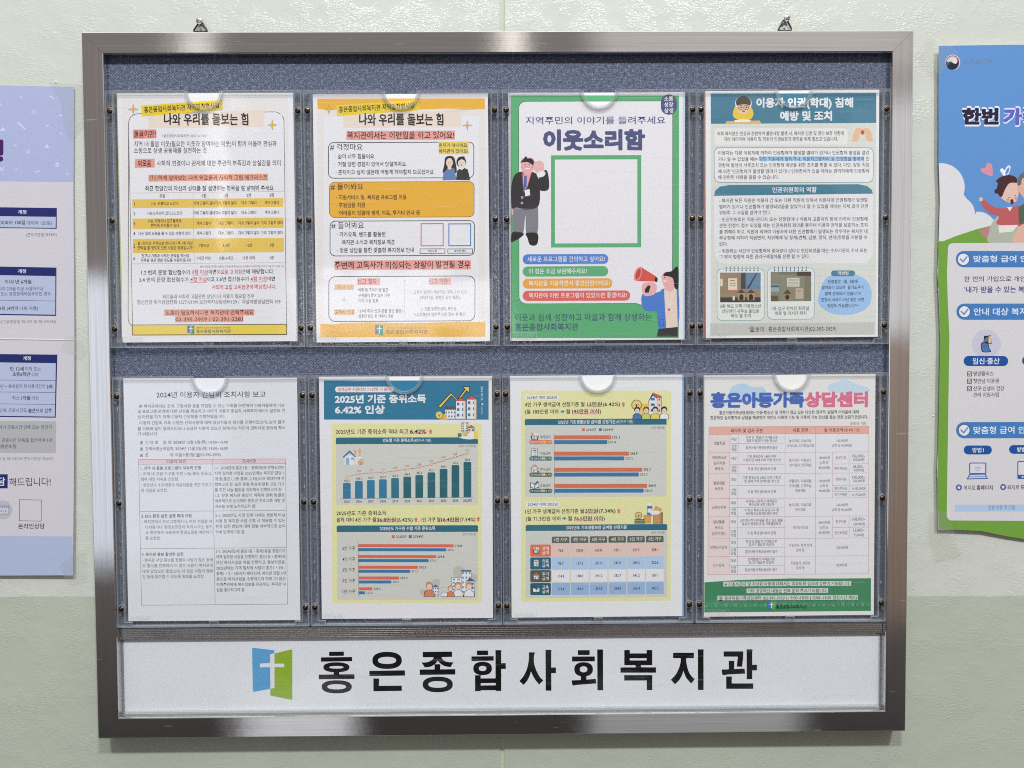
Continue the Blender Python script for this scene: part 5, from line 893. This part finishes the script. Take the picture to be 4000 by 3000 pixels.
letter(V3); s.smooth([(842, 146)]*2+[(1143, 146)]*2+[(1144, 223)]*2+[(1034, 223)]*2+[(1035, 290), (1065, 410), (1110, 485)]+[(1156, 525)]*2+[(1103, 590)]*2+[(1035, 510), (1003, 440)]+[(990, 403)]*2+[(970, 470), (930, 540)]+[(871, 600)]*2+[(810, 535)]*2+[(880, 460), (930, 360), (952, 270)]+[(952, 223)]*2+[(843, 223)]*2, BK, 4)
pl(1200, 97, 1273, 97, 1286, 104, 1281, 125, 1282, 682, 1201, 682)
letter(V3); pl(1571, 126, 1854, 126, 1852, 210, 1838, 347, 1760, 345, 1776, 202, 1572, 202); pl(1645, 262, 1716, 262, 1728, 270, 1723, 290, 1723, 382, 1645, 385); pl(1541, 388, 1645, 384, 1723, 381, 1872, 374, 1880, 446, 1640, 458, 1560, 469, 1550, 455); pl(1902, 96, 1977, 96, 1991, 104, 1983, 130, 1983, 319, 2051, 319, 2051, 400, 1983, 400, 1983, 526, 1903, 526); pl(1607, 487, 1680, 487, 1694, 495, 1688, 520, 1688, 587, 1998, 587, 1998, 665, 1608, 665)
s.begin('emblem_blue_door'); s.view = (900, 2400, 2200/2212)
s.put([(85, 134), (88, 131), (170, 140), (173, 143), (173, 152), (156, 157), (156, 190), (116, 193), (116, 208), (156, 207), (157, 292), (91, 304), (88, 301)], '#5497c4')
s.begin('emblem_green_door'); s.put([(173, 153), (240, 137), (243, 140), (243, 331), (240, 335), (158, 319), (156, 316), (157, 292), (173, 289), (173, 207), (211, 207), (211, 193), (173, 193)], '#86a52c')
# its clear cover, with a bright bottom and side edge
cv = empty('sign_cover', 0, -395.9, 9+4.0, 'clear acrylic cover sheet over the long name sign', 'cover sheet'); mb = MB(0, -395.9, 9)
mb.box(-465.2, -392.6, 11.5, 465.2, -304.4, 13.0, M_COVER); mb.build('cover_panel', cv)
mb = MB(0, -395.9, 9); mb.box(-465.2, -393.2, 9.2, 465.2, -392.7, 13.4, M_EDGE); mb.box(-465.2, -396.0, 9.2, 465.2, -395.2, 14.2, M_RIB)
M_LEDGE = mat_clear('cream_acrylic_edge', (.93, .93, .90), milk=.45, rough=.15); mb.box(-462, -395.1, 9.2, 462, -393.3, 12.6, M_LEDGE); mb.build('bottom_edge', cv)
for a, b in ((-465.2, -463.9), (463.9, 465.2)):
    mb = MB(0, -395.9, 9); mb.box(a, -395, 9.2, b, -304.4, 14.8, M_EDGE); mb.build('side_edge', cv)

# ------------------------------------------------------------------ poster taped to the wall on the left
U = 420/697
s = Sheet('benefits_poster', 'lavender headed poster with navy tables, taped left of the board', 'poster', [(0, 335), (293, 342), (0, 2238), (296, 2241)], [(-604.3, 369.0), (-514.0, 366.6), (-620.5, -226.0), (-527.7, -227.6)], 3.0, '#cac5cc', view=(0, 0, 1),
          poly=[(-934, 377), (-514.0, 366.6), (-517.5, 240), (-520, 60), (-524, -100), (-527.7, -227.6), (-948, -219)], tilt=(.008, -.006), k=.82); ALLS.append(s)
s.view = (0, 300, U)
LV = '#a8b0d0'
s.put([(-560, 45), (0, 58), (487, 70), (485, 684), (0, 678), (-560, 668)], LV); s.begin('paper_confetti')
for x, y, w, h, a in ((142, 135, 12, 3, 35), (340, 135, 16, 4, 30), (145, 320, 34, 5, 42), (312, 322, 12, 4, -40), (405, 370, 9, 4, 30), (398, 254, 10, 4, -10), (105, 448, 11, 3, 25), (445, 633, 10, 4, 35), (252, 616, 17, 4, -20), (112, 602, 10, 3, 0), (5, 180, 8, 5, 40)):
    c, q = math.cos(a*D2R), math.sin(a*D2R); s.put([(x+c*u-q*v, y+q*u+c*v) for u, v in ((-w, -h), (w, -h), (w, h), (-w, h))], '#c6cbe2')
s.ring(224, 230, 13, 5, '#c6cbe2'); s.put([(5, 352), (25, 325), (42, 352)], '#c6cbe2'); s.put([(295, 462), (311, 435), (328, 462)], '#c6cbe2'); s.put([(363, 572), (378, 556), (393, 572), (378, 588)], '#d2d6ea'); s.put([(370, 572), (378, 564), (386, 572), (378, 580)], LV)
for x, y in ((190, 487), (18, 599)): s.line([(x-11, y-11), (x+11, y+11)], 6, '#c6cbe2'); s.line([(x-11, y+11), (x+11, y-11)], 6, '#c6cbe2')
s.begin('lettering'); s.rect(-8, 408, 28, 512, '#471d5c', 14); s.ell(10, 534, 17, 17, '#471d5c')
NB = '#232a66'; CE = '#b0b9d2'
s.begin('printed_table'); s.put([(-300, 840), (377, 851), (376, 985), (-300, 975)], NB); s.put([(-300, 898), (371, 908), (369, 979), (-300, 970)], CE)
s.put([(-300, 1222), (376, 1235), (375, 1547), (-300, 1536)], NB); s.put([(-300, 1278), (369, 1290), (369, 1539), (-300, 1528)], CE); s.line([(-300, 1440), (369, 1451)], 2.5, NB)
s.begin('lettering'); s.text('개정', 124, 179, 876, 26, '#d8dae8', .014); s.text('개정', 124, 178, 1258, 26, '#d8dae8', .014)
s.text('(미숙아 100일', 2, 170, 944, 28, '#34353f', .010); s.text(', 다태아 120일)', 166, 345, 947, 28, '#4a4b58'); s.text('(근로기준법 제74조)', 177, 376, 1023, 24, '#66666e')
s.text('최대', 39, 90, 1326, 28, '#4a4b58'); s.text('1년 6개월', 97, 213, 1326, 28, '#34353f', .012); s.text('각각 3개월 이상 사용하거나', 0, 290, 1371, 27, '#4a4b58'); s.text('모 또는 중증장애아동부모인 경우', -18, 339, 1404, 27, '#4a4b58'); s.text('3회 (4번에 나눠 사용)', 6, 257, 1497, 28, '#40414c', .003); s.text('남녀고용평등법 제19조 및 제19조의4)', -20, 375, 1584, 23, '#77777e')
s.view = (0, 1300, U)
s.begin('printed_table'); s.put([(-300, 130), (384, 137), (375, 544), (-300, 535)], NB); s.put([(-300, 183), (374, 192), (369, 537), (-300, 527)], CE)
for y in (302, 379, 456): s.line([(-300, y-4), (371, y+2)], 2.5, NB)
s.begin('printed_panel'); s.put([(-300, 562), (378, 566), (377, 773), (-300, 769)], '#adadb0'); s.put([(-560, 1302), (486, 1310), (493, 1560), (-560, 1566)], '#a9b4cf'); s.rect(-60, 909, 64, 1000, NB)
s.begin('lettering'); s.text('개정', 161, 211, 160, 26, '#d8dae8', .014); s.text('만 12세', 77, 165, 228, 28, '#34353f', .012); s.text('이하 또는', 174, 278, 229, 28, '#4a4b58'); s.text('초등6학년', 92, 206, 263, 28, '#34353f', .012); s.text('이하', 216, 262, 265, 28, '#4a4b58')
s.text('1년 ÷ 육아휴직 미사용기간의', 4, 305, 341, 27, '#4a4b58', .003); s.text('2배', 314, 352, 343, 28, '#26272f', .013); s.text('최소', 91, 140, 416, 27, '#4a4b58'); s.text('1개월', 148, 209, 416, 28, '#26272f', .013); s.text('이상', 218, 264, 417, 27, '#4a4b58'); s.text('단축 근로시간도', 10, 188, 496, 27, '#4a4b58'); s.text('출근으로 간주', 196, 349, 498, 28, '#26272f', .013)
s.text('육아기 근로시간 단축 또는 임신기', -20, 348, 605, 27, '#3f4046'); s.text('기 근로시간 단축을 합산하여 1년', -8, 351, 689, 27, '#3f4046'); s.text('적용받게 됨', -4, 117, 729, 27, '#3f4046'); s.text('의2 및 제19조의4·근로기준법 제60조)', -12, 361, 808, 23, '#77777e')
s.text('담', 0, 48, 955, 56, '#d8dae8', .014); s.text('해드립니다!', 74, 344, 958, 56, '#4a4a52', .002); s.text('온라인상담', 133, 306, 1243, 34, '#2c2c34', .013)
s.begin('printed_icon'); s.ell(36, 1139, 60, 60, '#b4b3ba', n=28); s.rect(2, 1112, 74, 1167, '#4a4c58', 5); s.rect(5, 1126, 71, 1164, '#c9c7ce', 3); s.rect(5, 1115, 71, 1125, '#9aabcc', 3); s.line([(28, 1138), (18, 1146), (28, 1154)], 3, '#66666e'); s.line([(48, 1138), (58, 1146), (48, 1154)], 3, '#66666e'); s.line([(42, 1136), (34, 1156)], 3, '#66666e')
s.begin('code_frame'); s.frame(140, 1071, 285, 1210, 2.5, '#55555c', 0, 3)
def tape(s, pts, z=.35):
    mb = MB(*s.O); P = pts; mb.flat(P, lambda x, y: s.zf(x, y)*(0 if 0 else 1)+z, M_TAPE); mb.build('clear_tape', s.root)
tape(s, [(-545, 374), (-505, 372), (-503, 322), (-520, 300), (-527, 318), (-530, 348)]); tape(s, [(-538, 48), (-512, 40), (-505, 52), (-512, 66), (-531, 66)]); tape(s, [(-545, -215), (-514, -190), (-512, -232), (-535, -236)])
mb = MB(*s.O)                                            # fold across the sheet
mb.add([(x, y+dy, s.zf(x, y)+dz) for dy, dz in ((1.2, .05), (0, .45), (-.9, .05)) for x, y in ((-700, 65), (-521.5, 61))], [(0, 1, 3, 2), (2, 3, 5, 4)], ink('#cac5cc', s.k)); mb.build('paper_crease', s.root)

# ------------------------------------------------------------------ poster taped to the wall on the right
s = Sheet('family_poster', 'sky blue and green poster with a drawn family, taped right of the board', 'poster', [(3660, 182), (4000, 176), (3662, 2066), (4000, 2080)], [(531.5, 411.4), (637.5, 413.0), (539.2, -178.4), (647.0, -184.0)], 5.0, '#d4d1d2',
          poly=[(531.5, 411.4), (949, 419), (953, -190), (800, -192), (700, -189), (640, -184.5), (585, -180), (539.2, -178.4), (537, -100), (540.5, 0), (537.5, 80), (534, 140), (536.4, 200), (532.5, 330)], tilt=(-.012, .002), k=.84); ALLS.append(s)
s.view = (3580, 100, U)
s.put([(133, 137), (560, 128), (1200, 120), (1200, 1400), (135, 1410), (143, 1100), (133, 900), (133, 500)], '#5d8cc4'); s.begin('printed_cloud')
s.put([(136, 896)]+arc(150, 1050, 155, -1.62, .30, 14)+arc(255, 1225, 118, -1.0, 0.0, 8)+arc(390, 1335, 128, -1.62, -.35, 8)+[(560, 1400), (135, 1420), (143, 1150)], '#d3d2d3')
s.begin('printed_hill'); s.put([(135, 1412), (250, 1365), (380, 1322), (500, 1292), (700, 1270), (1200, 1260), (1200, 4200), (118, 4200), (130, 2000), (125, 1600)][:0] or [(135, 1412), (250, 1365), (380, 1322), (500, 1292), (700, 1270), (1200, 1260), (1200, 1700), (132, 1700)], '#6f9c3e')
s.begin('printed_heart'); s.smooth([(485, 976), (445, 965), (412, 948), (412, 928), (440, 922), (446, 898), (470, 892), (484, 915)], '#cf8b98'); s.begin('printed_heart'); s.smooth([(572, 990), (548, 960), (536, 938), (550, 926), (566, 938), (580, 915), (598, 908), (604, 925), (590, 965)], '#dfe6f2'); s.smooth([(574, 970), (572, 950), (585, 925), (596, 920), (596, 935), (585, 960)], '#5d8cc4'); s.begin('printed_heart'); s.smooth([(455, 1382), (425, 1360), (402, 1335), (412, 1322), (435, 1325), (448, 1308), (468, 1305), (470, 1350)], '#b67a80')
s.begin('printed_child'); s.smooth([(470, 1410), (465, 1340), (490, 1270), (545, 1220), (620, 1215), (700, 1215), (700, 1410)], '#a9ae9e')
s.smooth([(412, 1140), (428, 1128), (470, 1160), (530, 1185), (600, 1178), (700, 1175), (700, 1290), (520, 1290), (528, 1240), (465, 1215), (420, 1170)], '#b55a5c', 4); s.ell(411, 1128, 12, 14, '#d8b4a6'); s.put([(525, 1296), (655, 1292), (620, 1335), (530, 1345)], '#dcd6cc')
s.smooth([(655, 1100), (660, 1040), (640, 985), (560, 975), (525, 1010), (518, 1060), (545, 1120), (600, 1150), (640, 1140)], '#d9b6aa'); s.smooth([(515, 1065), (520, 1020), (508, 1012), (528, 990), (560, 975), (600, 970), (640, 985), (652, 1018), (600, 1022), (570, 1060), (548, 1110), (528, 1100)], '#47292c'); s.ell(513, 1075-0, 14, 15, '#47292c')
s.ell(614, 1142, 11, 17, '#5a2424'); s.ell(588, 1132, 12, 9, '#cf8f86'); s.ell(640, 1120, 11, 9, '#cf8f86'); s.line([(585, 1118), (600, 1115)], 3, '#3c2424'); s.line([(628, 1105), (642, 1100)], 3, '#3c2424'); s.put([(582, 1178), (618, 1175), (600, 1205)], '#e0dcd6')
s.begin('printed_father'); s.smooth([(652, 1060), (650, 1000), (680, 960), (740, 950), (740, 1180), (690, 1120)], '#d4a894'); s.smooth([(650, 1035), (655, 985), (690, 952), (760, 945), (760, 985), (685, 990), (672, 1030)], '#62666a'); s.put([(655, 1180), (700, 1150), (740, 1150), (740, 1290), (660, 1285)], '#4f5f4c'); s.smooth([(640, 1340), (680, 1290), (740, 1280), (740, 1400), (620, 1405)], '#d4a894')
s.begin('printed_panel'); s.view = (3580, 100, U)
def vq(x, y): return (x*.63253/U, (1000+y*.63253)/U)
def P2(l): return [vq(*p) for p in l]
s.put([(196, 1440), (203, 1420), (225, 1412), (1200, 1402), (1200, 1680)]+P2([(1200, 1478), (205, 1472), (190, 1462), (183, 1440), (197, 330), (186, 120)])+[(190, 1600)], '#cfccce')
s.begin('printed_hill'); s.put([(133, 1400), (203, 1400), (192, 1460), (190, 1640)]+P2([(186, 120), (197, 330), (183, 1440), (190, 1462), (205, 1472), (1200, 1480), (1200, 1560), (750, 1600), (560, 1570), (400, 1538), (133, 1523), (125, 1240), (140, 300), (128, 0)]), '#6f9c3e')
BP = '#4478b4'; BD = '#1f4f96'
s.begin('heading_bar'); s.rect(248, 1462, 900, 1568, BP, 50, -2); s.ell(297, 1516, 40, 40, '#20242c', n=28); s.ell(297, 1516, 37, 37, '#dcdbe0', n=28); s.line([(277, 1514), (294, 1532), (319, 1500)], 9, '#5a88c8')
s.begin('lettering'); s.ell(225, 243, 48, 50, '#d0d0d8', n=28); s.ell(225, 243, 43, 45, '#b24a58', n=28); s.ell(222, 249, 42, 43, '#1f2438', n=28); s.smooth([(186, 240), (200, 215), (225, 205), (248, 216), (255, 236), (246, 252), (228, 248), (212, 238)], '#d4d2d8')
s.text('보건복지부', 290, 487, 240, 42, '#6f7c94', .006)
s.text('한번', 292, 522, 591, 108, '#dfe2ee', .014, fat=.55); s.text('한번', 292, 522, 591, 100, '#252238', .014, fat=.24); s.text('가족', 562, 790, 591, 108, '#d5d8ee', .014, fat=.55); s.text('가족', 562, 790, 591, 100, '#5d62b4', .014, fat=.24)
s.text('맞춤형 급여 안내', 363, 770, 1512, 44, '#d5dcea', .014); s.text('한 번의 가입으로 개인 맞춤', 302, 800, 1641, 36, '#2e2f38', .004)
s.view = (3580, 1100, .63253)
s.text("'내가 받을 수 있는 복지' 안내", 290, 800, 48, 40, '#34397c', .013)
for y, t, bw in ((186, '안내 대상 복지 서비스', 850), (916, '맞춤형 급여 안내', 720)):
    s.begin('heading_bar'); s.rect(240, y-50, 900, y+50, BP, 48, -2); s.ell(290, y, 37, 37, '#20242c', n=28); s.ell(290, y, 34, 34, '#dcdbe0', n=28); s.line([(270, y-2), (287, y+16), (311, y-15)], 9, '#5a88c8'); s.begin('lettering'); s.text(t, 348, bw, y-2, 46, '#d5dcea', .014)
s.begin('printed_pregnant_figure'); s.ell(427, 385, 90, 90, '#c0bece', n=32); s.put([(412, 335), (455, 331), (460, 385), (410, 378)], '#2a2620'); s.put([(440, 338), (456, 336), (456, 380), (440, 378)], '#dcb98a'); s.smooth([(412, 372), (440, 385), (446, 410), (455, 432), (404, 434), (393, 405), (395, 380)], '#2a2c38'); s.smooth([(413, 376), (436, 388), (442, 410), (449, 429), (408, 430), (398, 405), (400, 384)], '#4474ac'); s.put([(408, 362), (430, 340), (442, 345), (440, 368), (410, 372)], '#4474ac'); s.ell(408, 396, 6, 6, '#b03a50'); s.ell(418, 396, 6, 6, '#b03a50'); s.put([(403, 399), (423, 399), (413, 411)], '#b03a50')
for r_ in ((286, 458, 563, 520, BD, 30), (650, 458, 930, 516, BD, 28), (288, 1010, 463, 1065, BD, 27), (570, 1007, 750, 1061, BD, 27)): s.begin('category_tag'); s.rect(*r_)
s.begin('lettering'); s.text('임신·출산', 342, 510, 489, 40, '#dcdff0', .013); s.text('방법1', 342, 412, 1038, 30, '#dcdff0', .013); s.text('방법2', 620, 690, 1034, 30, '#dcdff0', .013)
for y, a, b, t in ((567, 346, 473, '영양플러스'), (612, 346, 505, '첫만남 이용권'), (658, 346, 539, '산모·신생아 건강'), (697, 346, 504, '관리 지원사업')):
    s.text(t, a, b, y, 30, '#2c2d34', .004)
    if y < 690: s.frame(308, y-13, 337, y+17, 3, '#2c2d34'); s.line([(314, y-1), (322, y+9), (338, y-14)], 4, '#a8404c')
s.begin('printed_laptop'); s.rect(322, 1115, 429, 1186, '#2f5c9c', 8); s.rect(328, 1121, 422, 1180, '#d3d1d6', 4); s.put([(322, 1186), (424, 1184), (440, 1215), (306, 1219)], '#2f5c9c'); s.put([(327, 1191), (419, 1189), (431, 1210), (316, 1213)], '#cbc9d2'); s.put([(322, 1200), (428, 1198), (432, 1204), (318, 1206)], '#7f9cc8'); s.line([(356, 1160), (374, 1165), (392, 1160)], 3, '#7fa0cc')
s.begin('printed_phone'); s.rect(622, 1106, 720, 1216, '#2f5c9c', 8); s.rect(628, 1112, 714, 1190, '#d3d1d6', 4); s.ell(655, 1203, 6, 6, '#d3d1d6')
s.begin('printed_star_bullet')
for x, y in ((258, 1269), (534, 1266)):
    s.ell(x, y, 19, 19, '#44609c', n=24); s.put([(x+(13 if k % 2 == 0 else 6)*math.sin(k*math.pi/5), y-(13 if k % 2 == 0 else 6)*math.cos(k*math.pi/5)) for k in range(10)], '#dcdce4')
s.begin('lettering'); s.text('복지로', 358, 392, 1147, 15, '#5c7fae', .003, .6); s.text('복지로', 287, 362, 1270, 30, '#3a3b44', .003); s.text('홈페이지', 368, 469, 1269, 30, '#24252c', .012); s.text('복지로', 560, 635, 1268, 30, '#3a3b44', .003); s.text('모바일앱', 643, 750, 1267, 30, '#24252c', .012)
s.begin('printed_panel'); s.rect(233, 1375, 900, 1417, '#abc0dc', 0, -3); s.begin('lettering'); s.text('간편 인증 후 가입', 441, 606, 1391, 27, '#5c7cac', .003)
tape(s, [(523, 432), (556, 402), (533, 376), (505, 405)], .5); tape(s, [(532, -150), (548, -158), (572, -208), (540, -216), (528, -180)], .5)

# bits stuck to the wall: a dab of old putty and torn scraps of tape
def dab(name, label, x, y, r, mat, h=1.0):
    mb = MB(x, y, 0); rd = random.Random(int(x)); n = 9
    R = [r*rd.uniform(.6, 1.15) for _ in range(n)]; vs = [(x, y, h)]+[(x+R[i]*.55*math.cos(i*2*math.pi/n), y+R[i]*.5*math.sin(i*2*math.pi/n), h*.8) for i in range(n)]+[(x+R[i]*math.cos(i*2*math.pi/n), y+R[i]*.8*math.sin(i*2*math.pi/n), .02) for i in range(n)]
    mb.add(vs, [(0, 1+i, 1+(i+1) % n) for i in range(n)]+[(1+i, 1+n+i, 1+n+(i+1) % n, 1+(i+1) % n) for i in range(n)], mat); o = mb.build(name, None, True); o['label'] = label; o['category'] = 'residue'; o.location = W3(x, y, 0); return o
M_PUTTY = simple('white_putty', (.80, .81, .78), .35); M_GLUE = mat_clear('glue_residue', (.97, .97, .95), milk=.35, rough=.12)
dab('putty_dab', 'small white putty dab above the left poster', -537, 373, 1.9, M_PUTTY); dab('putty_dab', 'small white putty dab right beside the upper left frame rail', -502, 327, 1.6, M_PUTTY)
dab('glue_residue', 'crumb of dried glue left of the right poster, near its lower corner', 534.5, -38, 1.8, M_GLUE); dab('glue_residue', 'smear of dried glue on the wall right of the board, above the paint edge', 512, -262+8, 1.6, M_GLUE)
# moulded maker's mark, reversed, low in each holder
for (t, x, y, O) in MARKS:
    class _Q: pass
    m = object.__new__(Sheet); m.view = (0, 0, 1); m.h = [1, 0, 0, 0, -1, 0, 0, 0]; m.cx = m.cy = 0; m.by = 0; m.z0 = 14.42; m.tl = (0, 0); m.O = O; m.k = 1.; m.root = t; m.order = []; m.rects = []; m.begin('moulded_mark')
    m.text('매일상사', x+2, x+25, -(y+3.6), 5.4, 'MARK', .008, mirror=True); ALLS.append(m)
    mb = m.order[0][1]
    for a, b, c, d in ((x-.8, y-.4, x+28, y-.1), (x-.8, y+7.2, x+28, y+7.5), (x-.8, y-.4, x-.5, y+7.5), (x+27.7, y-.4, x+28, y+7.5)): mb.flat([(a, b), (c, b), (c, d), (a, d)], 14.43, M_MARK)
flush()
